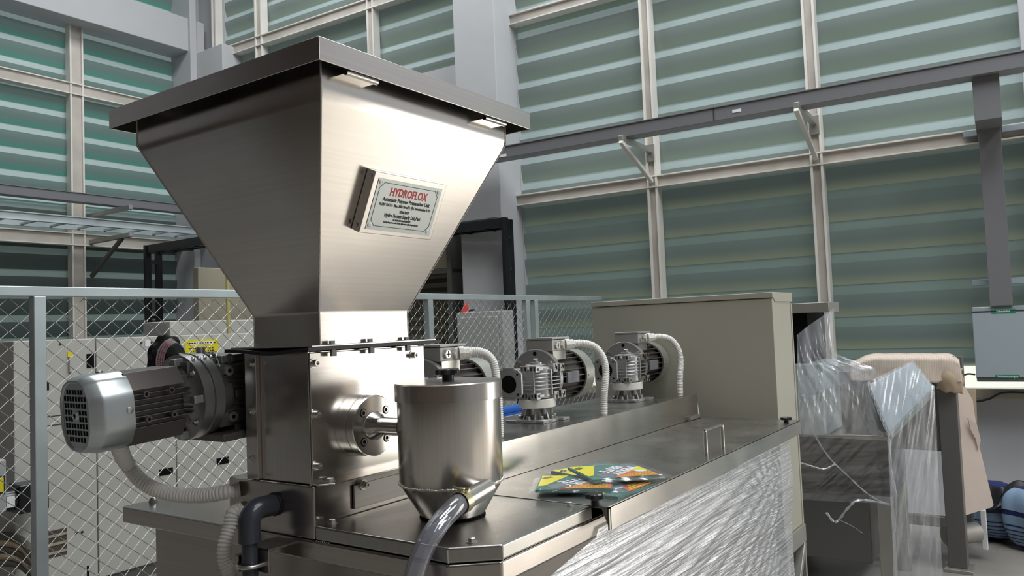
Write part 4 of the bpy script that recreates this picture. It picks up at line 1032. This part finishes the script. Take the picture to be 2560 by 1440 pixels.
# ================================================================== AGITATOR GEAR MOTORS
def make_agitator():
    t = thing('agitator_motor', '', 'motor', (0, 0, 0))
    bp = MB(); bp.box((-.070, -.070, .0), (.070, .070, .009)); bp.cyl((0, 0, 0), (0, 0, .011), .078, 40)
    bp.box((.040, -.088, 0), (.088, -.040, .010)); bp.box((-.088, .040, 0), (-.040, .088, .010))
    bp = bp.build('base_flange', 'cast', t, local=True, bevel=.0015)
    for a in (45, 135, 225, 315, 180, 270):
        r_ = math.radians(a); MB().hexbolt((math.cos(r_)*.064, math.sin(r_)*.064, .011), (0, 0, 1), .009, .012).build('bolt', 'bolt', bp, local=True, smooth=20)
    ln = MB(); ln.lathe([(0, .036), (.045, .036)], (0, 0, .009), (0, 0, 1), 32)
    for k in range(8):
        r_ = math.radians(22+45*k); c, s = math.cos(r_), math.sin(r_)
        ln.prism([Vector((c*.03, s*.03, .009)), Vector((c*.070, s*.070, .009)), Vector((c*.05, s*.05, .053)), Vector((c*.03, s*.03, .053))], Vector((-s, c, 0))*.006)
    ln.build('bearing_lantern', 'cast', t, local=True)
    for a in (15, 105, 195, 285, 240): 
        r_ = math.radians(a); MB().cyl((math.cos(r_)*.055, math.sin(r_)*.055, .030), (math.cos(r_)*.055, math.sin(r_)*.055, .055), .006, 8).build('stud', 'bolt', t, local=True)
    MB().lathe([(0, .068), (.002, .070), (.030, .070), (.032, .068)], (0, 0, .053), (0, 0, 1), 56).build('spacer_ring', 'white_pl', t, local=True)
    # worm gear housing
    gh = MB(); gh.lathe([(0, .056), (.006, .060), (.112, .060), (.118, .050), (.120, .0)], (0, 0, .088), (0, 0, 1), 48, cap=False)
    gh.box((-.062, -.028, .098), (.066, .088, .198)); gh.box((-.058, -.052, .094), (.058, .03, .104)); gh.box((-.058, -.052, .192), (.058, .03, .202))
    for k in range(5): z = .120+.014*k; gh.lathe([(0, .064), (.003, .066), (.006, .064)], (0, 0, z), (0, 0, 1), 48)
    for k in range(4): z = .121+.014*k; gh.box((.005, -.068, z), (.075, -.04, z+.004))
    gh.box((-.004, -.070, .100), (.004, -.05, .196))
    gh = gh.build('worm_housing', 'cast', t, local=True, bevel=.0015)
    for zc_ in (.098, .198):
        for (x_, y_, nx) in ((.022, -.069, 0), (.070, -.069, 0), (-.0635, -.030, 1), (-.0635, .010, 1)):
            lg = MB()
            if nx == 0: lg.box((x_-.015, y_-.006, zc_-.015), (x_+.015, y_+.03, zc_+.015))
            else: lg.box((x_-.006, y_-.015, zc_-.012), (x_+.02, y_+.015, zc_+.012))
            lg = lg.build('mounting_lug', 'steel_turn' if nx == 0 else 'cast', gh, local=True, bevel=.001)
            hh = MB(); sg = 1 if zc_ > .15 else -1
            if nx == 0:
                hh.box((x_-.0025, y_-.0066, zc_ if sg > 0 else zc_-.0132), (x_+.0025, y_-.0058, zc_+.0132 if sg > 0 else zc_)); hh.box((x_+.005, y_-.0066, zc_-.006), (x_+.010, y_-.0058, zc_+.008)); hh.cyl((x_-.008, y_-.0066, zc_), (x_-.008, y_-.0058, zc_), .002, 8)
            else:
                hh.box((x_-.0066, y_-.010, zc_-.006), (x_-.0058, y_-.005, zc_+.008)); hh.box((x_-.0066, y_+.004, zc_-.006), (x_-.0058, y_+.009, zc_+.008))
            hh.build('cast_recess', 'hole', gh, local=True, smooth=0)
    MB().lathe([(0, .040), (.008, .040), (.010, .036), (.010, .024), (.018, .024), (.018, 0)], (0, 0, .203), (0, 0, 1), 40).build('output_cap', 'cast', t, local=True)
    MB().hexbolt((0, 0, .221), (0, 0, 1), .010, .012).build('bolt', 'bolt', t, local=True, smooth=20)
    # free input flange on the near end of the worm
    pf = MB(); pts = []
    for k in range(4):
        a0 = PI/4+PI/2*k
        for j in (-1, 0, 1): a = a0+j*.16; pts.append((math.cos(a)*.070, math.sin(a)*.070))
    pf.prism([Vector((-.112, .05+y, .146+z*.92)) for y, z in pts], (.010, 0, 0)); pf.cyl((-.104, .05, .146), (-.055, .05, .146), .040, 36)
    pf.box((-.112, .024, .085), (-.104, .076, .098)); pf.box((-.112, .024, .196), (-.104, .076, .207))
    pf = pf.build('input_flange', 'cast', t, local=True, bevel=.0015)
    MB().cyl((-.1135, .05, .146), (-.110, .05, .146), .0335, 40).build('flange_bore', 'hole', pf, local=True)
    for k in range(4):
        a = PI/4+PI/2*k; MB().cyl((-.1135, .05+math.cos(a)*.056, .146+math.sin(a)*.052), (-.111, .05+math.cos(a)*.056, .146+math.sin(a)*.052), .0042, 10).build('bolt_hole', 'hole', pf, local=True)
    # motor flange disc
    df = MB().lathe([(0, .060), (.0, .110), (.002, .113), (.010, .113), (.011, .1105), (.013, .1105), (.014, .113), (.020, .113), (.020, .09), (.05, .088)], (.072, .05, .155), (1, 0, 0), 80).build('motor_flange', 'cast', t, local=True)
    MB().cyl((.0712, .05, .250), (.0735, .05, .250), .0085, 18).build('bolt_hole', 'hole', df, local=True)
    for a in (38, 142, 218, 322):
        r_ = math.radians(a); MB().hexbolt((.072, .05+math.cos(r_)*.096, .155+math.sin(r_)*.096), (-1, 0, 0), .009, .008, True).build('bolt', 'bolt', df, local=True)
    # barrel with ribs
    br = MB().cyl((.095, .05, .155), (.32, .05, .155), .078, 40)
    for k in range(22):
        a = 2*PI*k/22; c, s = math.cos(a), math.sin(a)
        if .35 < a < 1.0 or 1.6 > a > 1.2: continue
        p_ = Vector((.10, .05+c*.074, .155+s*.074)); q_ = Vector((.10, .05+c*.093, .155+s*.093)); w_ = Vector((0, -s, c))*.0016
        br.prism([p_-w_, q_-w_, q_+w_, p_+w_], (.215, 0, 0))
    br = br.build('motor_barrel', 'cast_dark', t, local=True)
    MB().box((.155, -.048, .128), (.245, -.036, .172)).build('rating_plate', 'trunk', br, local=True, bevel=.003)
    cw = MB().lathe([(0, .094), (0, .1015), (.065, .1015), (.076, .094), (.078, .080), (.078, .0)], (.300, .05, .155), (1, 0, 0), 64, cap=False).build('fan_cowl', 'cowl', t, local=True)
    MB().lathe([(0, .004), (.003, .004)], (.315, -.0515, .152), (0, -1, 0), 12).build('screw', 'bolt', cw, local=True)
    # terminal box
    MB().box((.105, -.014, .222), (.200, .096, .262)).build('box_pedestal', 'cowl', t, local=True, bevel=.002)
    tb = MB().box((.092, -.020, .258), (.222, .102, .302)).build('terminal_box', 'grey_box', t, local=True, bevel=.003)
    MB().box((.090, -.022, .3035), (.224, .104, .311)).build('box_lid', 'grey_box', tb, local=True, bevel=.002)
    MB().lathe([(0, .0165), (.008, .0165), (.009, .014)], (.123, -.020, .280), (0, -1, 0), 6).build('blanking_plug', 'cowl', tb, local=True, smooth=20)
    MB().box((.1215, -.0297, .270), (.1245, -.0289, .290)).box((.113, -.0297, .2785), (.133, -.0289, .2815)).build('screw_slot', 'hole', tb, local=True)
    gd = Vector((.75, -.66, .03)).normalized(); g0 = Vector((.176, -.018, .280))
    MB().cyl(g0, g0+Vector((0, -.012, 0)), .021, 8).lathe([(.004, .0225), (.020, .0225), (.021, .0195), (.038, .0195)], g0+Vector((0, -.006, 0)), gd, 8).build('cable_gland', 'white_pl', tb, local=True, smooth=25)
    return t
proto = make_agitator()
AX = (2.500, 1.825, 3.262); AYY = 1.632; AZ = 1.1885
labs = ('grey agitator gear motor with full open flange, middle of the row on the tank', 'agitator gear motor half hidden behind the steel canister and feeder', 'agitator gear motor standing nearest the beige cabinet')
for i, x in enumerate(AX):
    o = proto if i == 0 else copy_tree(proto)
    o.location = (x, AYY, AZ); o['label'] = labs[i]; o['group'] = 'agitator gear motors on the tank platform'
cl_ = ('off white corrugated conduit from the terminal box of the middle agitator motor', 'off white corrugated conduit arching over the canister lid from the nearest agitator motor', 'off white corrugated conduit of the agitator motor beside the beige cabinet')
for i, x in enumerate(AX):
    B_ = Vector((x, AYY, AZ))
    loc = [(.195, -.040, .281), (.220, -.055, .284), (.250, -.080, .275), (.266, -.100, .245), (.268, -.110, .18), (.262, -.118, .085), (.258, -.12, .0)] if i == 1 else [(.195, -.040, .281), (.235, -.066, .283), (.275, -.102, .268), (.293, -.130, .225), (.291, -.143, .165), (.262, -.147, .085), (.252, -.147, .0)]
    o = conduit_mb([B_+Vector(p) for p in loc], .0146, .0070).build('flexible_conduit', 'conduit'); tag(o, cl_[i], 'conduit', 'corrugated conduits of the agitator motors')
# blue strap and white case behind the platform
o = MB().box((2.85, 2.22, 1.058), (3.47, 2.33, 1.108)).build('white_case', 'jbox', bevel=.006); tag(o, 'flat white case just visible behind the motor platform under the blue roll', 'case')
mb = MB(); mb.cyl((2.86, 2.275, 1.131), (3.46, 2.275, 1.131), .022, 16); mb.box((2.86, 2.25, 1.109), (3.46, 2.30, 1.118))
o = mb.build('blue_roll', 'blue'); tag(o, 'bright blue folded strap behind the agitator motors', 'strap')

# ================================================================== BEIGE CONTROL CABINET
t = thing('control_cabinet', 'tall plain beige control cabinet standing at the far end of the tank', 'cabinet', (3.7, 1.5, .5))
BX0, BX1, BY0, BY1, BZ0, BZ1 = 3.66, 3.955, 1.072, 2.020, .535, 1.660
MB().box((BX0, BY0, BZ0), (BX1, BY1, BZ1-.028)).build('cabinet_body', 'beige', t, bevel=.004)
hd = MB(); hd.box((BX0-.004, BY0-.004, BZ1-.026), (BX1+.028, BY1+.004, BZ1)); hd.prism([(BX0+.035, BY0-.004, BZ1-.045), (BX1+.028, BY0-.004, BZ1-.045), (BX1+.028, BY0-.004, BZ1-.020), (BX0, BY0-.004, BZ1-.020)], (0, .006, 0))
hd.build('top_hood', 'beige', t, bevel=.008, seg=3)
MB().box((BX1, BY0+.004, BZ0), (BX1+.010, BY1-.004, BZ1-.05)).build('door_gasket', 'seam', t)
MB().box((BX1+.011, BY0-.001, BZ0-.004), (BX1+.030, BY1, BZ1-.05)).build('cabinet_door', 'beige', t, bevel=.004)
st = MB(); st.box((BX0-.01, BY0-.01, BZ0-.085), (BX1+.02, BY0+.03, BZ0-.001)); st.box((BX0-.01, BY1-.03, BZ0-.085), (BX1+.02, BY1+.01, BZ0-.001)); st.box((BX0-.01, BY0, BZ0-.085), (BX0+.03, BY1, BZ0-.001))
st.build('stand_rail', 'strut', t, bevel=.003)
for x in (BX0+.0, BX1):
    for y in (BY0+.005, BY1-.01): MB().box((x-.0, y-.012, 0), (x+.04 if x == BX0 else x+.02, y+.018, BZ0-.084)).build('stand_leg', 'strut', t, bevel=.003)
MB().bar((BX1+.0, BY0+.006, BZ0-.085), (BX0-.0, BY0+.006, .08), .035, .03).build('diagonal_brace', 'strut', t, bevel=.003)

# ================================================================== SCOURING PAD PACKETS
def make_pad(curl=.0, hump=0.0, seed=0):
    rnd = random.Random(seed)
    t = thing('scouring_pad', '', 'cleaning pad', (0, 0, 0))
    L, Wd, th = .205, .192, .007
    def zf(x, y): return curl*max(0, -x-.02)*1.0+hump*math.exp(-((x)/.06)**2)
    def slab(name, x0, x1, y0, y1, z0, z1, mat, par, nx=24):
        mb = MB()
        for zz in (z0, z1): mb.grid(lambda u, v: Vector((x0+(x1-x0)*u, y0+(y1-y0)*v, zz+zf(x0+(x1-x0)*u, 0))), nx, 2)
        n0 = (nx+1)*3; mb.bm.verts.ensure_lookup_table(); V = mb.bm.verts
        for i in range(nx):
            for j in (0, 2): mb.face([V[j*(nx+1)+i], V[j*(nx+1)+i+1], V[n0+j*(nx+1)+i+1], V[n0+j*(nx+1)+i]])
        for j in range(2):
            for i in (0, nx): mb.face([V[j*(nx+1)+i], V[(j+1)*(nx+1)+i], V[n0+(j+1)*(nx+1)+i], V[n0+j*(nx+1)+i]])
        return mb.build(name, mat, par, local=True)
    pad = slab('pad', -L/2, L/2, -Wd/2, Wd/2, .0, th, 'green', t)
    z = th+.0006
    def patch(pts, mat, dz=0, par=None, name='print'):
        mb = MB(); n = 14
        # long quads subdivided along x so they follow the curl
        (a, b_, c, d_) = [Vector((p[0], p[1], 0)) for p in pts]
        def f(u, v):
            p = a.lerp(b_, u).lerp(d_.lerp(c, u), v); return Vector((p.x, p.y, z+dz+zf(p.x, p.y)))
        return mb.grid(f, n, 4).build(name, mat, par or pad, local=True, smooth=0)
    card = patch([(-L/2+.004, -Wd/2+.004), (L/2-.004, -Wd/2+.004), (L/2-.004, Wd/2-.004), (-L/2+.004, Wd/2-.004)], 'green', 0, t, 'card_insert')
    patch([(-.055, -.092), (.098, .045), (.075, .092), (-.078, -.045)], 'trunk', .0006, card, 'dark_band')
    patch([(-.098, .092), (-.098, -.050), (-.080, -.045), (-.020, .092)], 'yellow', .0008, card, 'yellow_panel')
    patch([(.098, -.020), (.098, .045), (.080, .030), (.040, -.008)], 'yellow', .0009, card, 'yellow_panel')
    patch([(-.040, -.092), (.098, -.092), (.098, -.018), (.042, -.010)], 'orange', .0010, card, 'orange_panel')
    an = math.radians(-139); R3 = Matrix(((math.cos(an), -math.sin(an), 0), (math.sin(an), math.cos(an), 0), (0, 0, 1)))
    ms = []
    for s_, dd in (('MERRY', .021), ('BRITE', -.019)):
        up2 = R3 @ Vector((0, 1, 0)); ms.append(text_mesh('l', s_, .044, 'white', None, Vector((.012, .006, z+.0014))+up2*dd, R3, .0002, .0014, .95))
    join_text('white_lettering', ms, card, True)
    mb = MB(); ux = R3 @ Vector((1, 0, 0)); uy = R3 @ Vector((0, 1, 0))
    for row in range(2):
        q = -.016
        while q < .016:
            w_ = rnd.uniform(.003, .006); c0 = Vector((-.078, .058, z+.0014))+ux*q-uy*(.010*row)
            mb.bar(c0-uy*.004, c0+uy*.004, w_*.4, .0004); mb.bar(c0+uy*.003, c0+uy*.003+ux*w_, .0016, .0004); q += w_+.0016
    mb.build('small_print', 'ink', card, local=True, smooth=0)
    mb = MB()
    for row in range(4):
        x = -.02+.018*row
        while x < .09:
            w_ = rnd.uniform(.003, .009); y = -.084+.013*row
            mb.box((x, y-.0032, z+.0018), (min(x+w_, .096), y+.0032, z+.0022)); x += w_+.003
    mb.build('small_print', 'yellow', card, local=True, smooth=0)
    mb = MB(); pts = []
    for k in range(28):
        a = 2*PI*k/28; r_ = .022 if k % 2 else .0165; pts.append((.070+math.cos(a)*r_, -.030+math.sin(a)*r_*.62, z+.0022))
    mb.prism(pts, (0, 0, .0004)); mb.build('white_burst', 'white', card, local=True, smooth=0)
    # clear packet
    mb = MB()
    def pk(u, v):
        x = -L/2-.018+(L+.06)*u; y = -Wd/2-.014+(Wd+.030)*v
        e = min(u, 1-u)*8; e2 = min(v, 1-v)*8; k = min(1, e)*min(1, e2)
        return Vector((x, y, .0006+(th+.0045)*k+zf(x, 0)*1.0+.0012*math.sin(31*u+3*v+seed)*math.sin(23*v+seed)*(.3+k)))
    mb.grid(pk, 40, 26).build('clear_packet', 'film_pack', t, local=True, smooth=180)
    return t
def place_pad(t, ca, rz, tilt, label, z):
    t.location = (ca[0], ca[1], z); t.rotation_euler = (tilt[0], tilt[1], rz); t['label'] = label; t['group'] = 'packets of scouring pads on the tank lid'
p1 = make_pad(seed=2); place_pad(p1, (1.925, 1.040), math.radians(-4), (0, 0), 'lowest scouring pad packet, its mint edge toward the lid front', 1.0945)
p2 = make_pad(seed=1); place_pad(p2, (1.890, 1.120), math.radians(-62), (0, 0), 'scouring pad packet sticking out at the left under the topmost one', 1.1050)
p3 = make_pad(seed=4); place_pad(p3, (2.115, 1.175), math.radians(-20), (0, 0), 'scouring pad packet peeking out behind the topmost one', 1.0945)
p4 = make_pad(seed=3); place_pad(p4, (2.008, 1.062), math.radians(-38), (math.radians(1.0), math.radians(1.5)), 'topmost scouring pad packet with MERRY BRITE lettering in full view', 1.1190)

# ================================================================== WRAPPED MACHINE ON THE RIGHT
K = at((2218, 1092), 4.3)
t = thing('wrapped_machine', 'dark mirrored steel tank under loose clear film right of the beige cabinet', 'machine', (K.x, K.y, 0))
WX0, WY0, WZ = K.x, K.y, K.z
MB().box((WX0, WY0, .62*WZ), (WX0+.55, WY0+1.0, WZ)).build('tank_shell', 'steel_shade', t, bevel=.004)
MB().box((WX0+.02, WY0+.12, .15), (WX0+.55, WY0+.98, .62*WZ)).build('lower_housing', 'frame', t, bevel=.004)
MB().box((WX0-.006, WY0-.006, WZ-.02), (WX0+.56, WY0+1.0, WZ+.004)).build('top_edge', 'steel_h', t, bevel=.002)
for y in (WY0, WY0+.93): MB().box((WX0, y, 0), (WX0+.07, y+.075, .62*WZ)).build('leg', 'strut', t, bevel=.004)
MB().box((WX0+.48, WY0, 0), (WX0+.55, WY0+.07, .62*WZ)).build('leg', 'strut', t, bevel=.004)
# tall steel cover frame behind the cabinet
fa = at((1960, 748), 4.55); fb = at((2088, 768), 4.45); zt0 = (fa.z+fb.z)/2+.0; dy = fb.y
MB().box((4.55, fb.y, zt0-.055), (4.80, fb.y+1.1, zt0)).build('upper_frame', 'strut', t, bevel=.004)
MB().box((4.60, fb.y+.13, 1.28), (5.0, fb.y+1.05, zt0-.055)).build('upper_cavity', 'hole', t, bevel=.004)
MB().box((4.60, fb.y+.06, WZ+.004), (5.0, fb.y+1.05, 1.28)).build('machine_hood', 'galv', t, bevel=.02)
for y in (fb.y+.0,): MB().box((4.63, y+.25, WZ), (4.68, y+.30, zt0-.09)).build('upright', 'strut', t, bevel=.003)
# a slanted box shape under the film
bx = [at(p, d) for p, d in (((2172, 960), 4.25), ((2280, 905), 4.45), ((2334, 968), 4.35), ((2222, 1085), 4.22))]
mb = MB().prism(bx, Vector((.22, .02, -.06))); mb.build('tilted_carton', 'jbox', t, bevel=.01)
# film skin
def pf_(px, D): return at(px, D)
def patch(q, nu, nv, amp, seed=0, fq=9):
    """film stretched over four corners: long folds running from corner to corner, sagging between them"""
    a, b_, c, d_ = q; n_ = (b_-a).cross(d_-a).normalized()
    def f(u, v):
        p = a.lerp(b_, u).lerp(d_.lerp(c, u), v); e = math.sin(PI*u)*math.sin(PI*v); w_ = u+v*.8
        h = noise.noise(Vector((w_*fq*1.6, (u-v)*1.3, seed*7.3)))+.5*noise.noise(Vector((w_*fq*4, (u-v)*2.6, seed*3.1)))
        return p+n_*(amp*h*(.3+e))-Vector((0, 0, amp*e))
    return f
t = thing('loose_film', 'crumpled clear plastic film draped over the machine behind the cabinet', 'stretch film', (K.x, K.y, .9))
NET = [[(1992, 838), (2020, 815), (2052, 793), (2086, 770)], [(1993, 880), (2025, 872), (2058, 860), (2079, 846)], [(1994, 930), (2035, 918), (2072, 900), (2090, 882)],
       [(1995, 965), (2045, 950), (2100, 925), (2150, 908)], [(1996, 1000), (2050, 990), (2115, 968), (2190, 925)], [(1998, 1040), (2055, 1036), (2128, 1015), (2176, 965)], [(2000, 1088), (2060, 1089), (2140, 1090), (2220, 1090)]]
ND = [4.24, 4.22, 4.20, 4.18, 4.16, 4.16, 4.19]
def cr1(P, t):
    n = len(P)-1; i = min(int(t*n), n-1); f = t*n-i; a, b_, c, d_ = P[max(i-1, 0)], P[i], P[i+1], P[min(i+2, n)]
    return .5*((2*b_)+(c-a)*f+(2*a-5*b_+4*c-d_)*f*f+(3*b_-a-3*c+d_)*f**3)
def tent(u, v):
    row = [cr1([pf_(p, D_+.03*k) for k, p in enumerate(R_)], u) for R_, D_ in zip(NET, ND)]
    p = cr1(row, v); e = math.sin(PI*u)*math.sin(PI*v)
    h = noise.noise(Vector(((u-v*.5)*16, v*2.2, 3.3)))+.4*noise.noise(Vector(((u+v*.3)*38, v*4, 9.1)))
    k = .007 if v < .62 else .016
    return p-_d*(k*h*(.3+e))
MB().grid(tent, 90, 110).build('film_tent', 'film_loose', t, smooth=180)
q = [pf_((2170, 955), 4.20), pf_((2282, 900), 4.38), pf_((2337, 968), 4.30), pf_((2222, 1092), 4.17)]
MB().grid(patch(q, 0, 0, .008, 4, 12), 40, 30).build('film_cap', 'film_loose', t, smooth=180)
q = [pf_((2220, 1088), 4.18), pf_((2337, 968), 4.30), pf_((2356, 1445), 4.30), pf_((2236, 1480), 4.18)]
MB().grid(patch(q, 0, 0, .014, 5, 10), 50, 60).build('film_side', 'film_loose', t, smooth=180)
q = [pf_((1999, 1090), 4.25), pf_((2222, 1092), 4.24), pf_((2236, 1260), 4.24), pf_((2003, 1250), 4.25)]
MB().grid(patch(q, 0, 0, .006, 6, 12), 50, 40).build('film_front', 'film_thin', t, smooth=180)
def strand(pts, D, r, n):
    MB().tube(spline([pf_(p, D) for p in pts], 8), r, 6, rf=lambda i: r*(1+.4*math.sin(i*1.7))).build(n, 'film_loose', t)
strand([(2020, 1000), (2030, 1070), (2070, 1140), (2120, 1190), (2170, 1235), (2225, 1265)], 4.215, .004, 'film_strand')
strand([(1998, 1155), (2030, 1165), (2060, 1172), (2088, 1160)], 4.215, .004, 'film_strand')
strand([(2066, 1282), (2090, 1305), (2120, 1270), (2150, 1250), (2225, 1260)], 4.215, .006, 'film_strand')
strand([(2095, 1298), (2130, 1315), (2155, 1332)], 4.215, .002, 'film_strand')
strand([(2222, 1095), (2228, 1180), (2240, 1240), (2236, 1330)], 4.17, .006, 'film_strand')
strand([(2172, 958), (2190, 1010), (2205, 1050), (2222, 1090)], 4.17, .006, 'film_strand')

# ---- steel frame carrying the cardboard
fo = onz((2408, 1425), 0)
t = thing('steel_frame', 'dark steel frame on legs carrying the torn cardboard', 'frame', (fo.x, fo.y, 0))
MB().box((fo.x-.05, fo.y-.03, .02), (fo.x+.05, fo.y+.07, 1.24)).build('leg', 'frame', t, bevel=.004)
MB().box((fo.x-.09, fo.y-.06, 0), (fo.x+.09, fo.y+.09, .02)).build('foot_plate', 'strut', t, bevel=.003)
MB().box((fo.x+.40, fo.y-.03, .10), (fo.x+.50, fo.y+.04, 1.24)).build('leg', 'frame', t, bevel=.004)
MB().box((fo.x-.05, fo.y+.85, .02), (fo.x+.05, fo.y+.95, 1.24)).build('leg', 'frame', t, bevel=.004)
MB().box((fo.x-.05, fo.y+.07, .25), (fo.x+.0, fo.y+.85, .31)).build('cross_rail', 'frame', t, bevel=.004)
MB().box((fo.x-.03, fo.y-.01, .70), (fo.x+.47, fo.y+.88, 1.18)).build('side_panel', 'frame', t, bevel=.006)
a = at((2440, 1330), 4.85)
MB().cyl(a, a+Vector((-.16, .14, 0)), .062, 24).build('outlet_pipe', 'strut', t)
MB().box((a.x-.02, a.y-.06, a.z-.10), (a.x+.02, a.y-.03, a.z+.14)).build('valve_strap', 'white', t, bevel=.003)
# ---- cardboard
def cardsheet(name, pts, D, mat, label, th=.008, curve=0):
    P = [at(p, d_) for p, d_ in zip(pts, D)]
    n_ = _d*1.0
    mb = MB().prism(P, n_*th); o = mb.build(name, mat, bevel=0); tag(o, label, 'cardboard'); return o
cardsheet('cardboard_sheet', [(2375, 962), (2412, 966), (2432, 1000), (2447, 1110), (2462, 1180), (2484, 1262), (2480, 1268), (2440, 1280), (2402, 1292), (2395, 1230), (2385, 1160), (2372, 1100), (2368, 1050), (2372, 1010)], [4.75]*5+[4.68]*4+[4.7]*5, 'card', 'pale torn cardboard sheet hanging down from the dark steel frame')
o = bpy.data.objects['cardboard_sheet']
mb = MB(); mb.prism([at(p, 4.73) for p in ((2418, 1045), (2424, 1075), (2438, 1100), (2450, 1132), (2434, 1108), (2420, 1090))], _d*.002); tr_ = mb.build('torn_slit', 'hole', o)
mb = MB(); mb.prism([at(p, 4.70) for p in ((2420, 1046), (2442, 1060), (2452, 1100), (2446, 1128), (2440, 1098), (2427, 1075))], _d*.006); mb.build('torn_flap', 'card', o)
def topcard(u, v):
    xs = 2126+(2398-2126)*u; top = 883+20*math.exp(-((u)/.12)**2)+14*math.exp(-((1-u)/.05)**2)+1.2*noise.noise(Vector((u*11, 0, 2))); bot = 952+6*u+7*noise.noise(Vector((u*14, 1, 5)))
    y = top+(bot-top)*v; D = 4.72-.12*min(1, v*5)**.5+.008*noise.noise(Vector((u*6, v*2, 1)))
    return at((xs+8*v*u, y), D)
mb = MB().grid(topcard, 60, 14); o = mb.build('cardboard_sheet', 'card_rib', smooth=180); tag(o, 'corrugated cardboard folded over the top of the steel frame', 'cardboard')
md = o.modifiers.new('thickness', 'SOLIDIFY'); md.thickness = .006
mb = MB(); mb.grid(lambda u, v: at((2340+66*u+8*noise.noise(Vector((v*3, u, 7))), 906+66*v+14*u+6*noise.noise(Vector((u*4, v*3, 3)))), 4.66-.03*math.sin(PI*v)-.04*math.sin(PI*u)), 16, 16)
md = mb.build('brown_flap', 'card2', o, smooth=180).modifiers.new('thickness', 'SOLIDIFY'); md.thickness = .005
o2 = MB().prism([at(p, 4.655) for p in ((2368, 893), (2385, 890), (2380, 899), (2374, 902))], _d*.004).build('torn_hole', 'hole', o)
MB().prism([at(p, 4.80) for p in ((2150, 902), (2172, 896), (2180, 910), (2165, 925))], _d*.003).build('torn_patch', 'card2', o)
MB().prism([at(p, 4.80) for p in ((2408, 975), (2440, 975), (2443, 1060), (2430, 1062), (2415, 1010))], _d*.01).build('brown_strip', 'card2', bpy.data.objects['cardboard_sheet'])
# ---- sacks
def sack(px, rx, ry, rz, lab, seed, tilt=0, D=None):
    c = onz(px, rz); rnd = random.Random(seed)
    if D: c = at(px, D)
    t = thing('filled_sack', lab, 'sack', (c.x, c.y, 0), (0, 0, tilt), 'filled sacks at the foot of the right wall')
    def shape(u, v, k=1.0):
        th = 2*PI*u; ph = PI*v-PI/2; cx_ = math.copysign(abs(math.cos(th))**.7, math.cos(th)); sy = math.copysign(abs(math.sin(th))**.7, math.sin(th))
        r_ = abs(math.cos(ph))**.6; z = rz+rz*math.copysign(abs(math.sin(ph))**.8, math.sin(ph))
        wr = 1+.05*math.sin(5*th+seed+3*v)+.04*math.sin(11*th+7*v+seed)
        return Vector((rx*cx_*r_*wr*k, ry*sy*r_*wr*k, max(.004, z*(1 if k == 1 else 1.004))))
    mb = MB().grid(shape, 64, 28); bmesh.ops.remove_doubles(mb.bm, verts=mb.bm.verts, dist=1e-5)
    b_ = mb.build('sack_body', 'navy', t, local=True, smooth=180)
    mb = MB().grid(lambda u, v: shape(.42+.30*u, .22+.30*v, 1.012), 30, 14); mb.build('printed_panel', 'sackblue', b_, local=True, smooth=180)
    mb = MB().grid(lambda u, v: shape(.42+.30*u, .56+.30*v, 1.012), 30, 14); mb.build('printed_panel', 'sackblue', b_, local=True, smooth=180)
    mb = MB()
    for k in range(5): mb.grid(lambda u, v: shape(.45+.2*u, .27+.045*k+.012*v, 1.02), 20, 1)
    mb.build('small_print', 'navy', b_, local=True, smooth=180)
    return t
sack((2476, 1300), .20, .19, .185, 'navy and pale blue filled sack behind the hanging cardboard', 1, 0, 5.30)
sack((2600, 1310), .17, .20, .20, 'navy filled sack at the right edge of the picture', 5, math.radians(-40), 4.98)
mb = MB()
def bk(u, v):
    p = at((2465+110*u, 1215+55*v+8*math.sin(u*7)), 5.1+.05*math.sin(u*5)-.08*v); return p+Vector((0, 0, .015*math.sin(9*u+5*v)))
o = mb.grid(bk, 24, 12).build('black_bag', 'rubber', smooth=180); tag(o, 'crumpled black plastic bag lying on top of the sacks', 'bag')
md = o.modifiers.new('thickness', 'SOLIDIFY'); md.thickness = .02
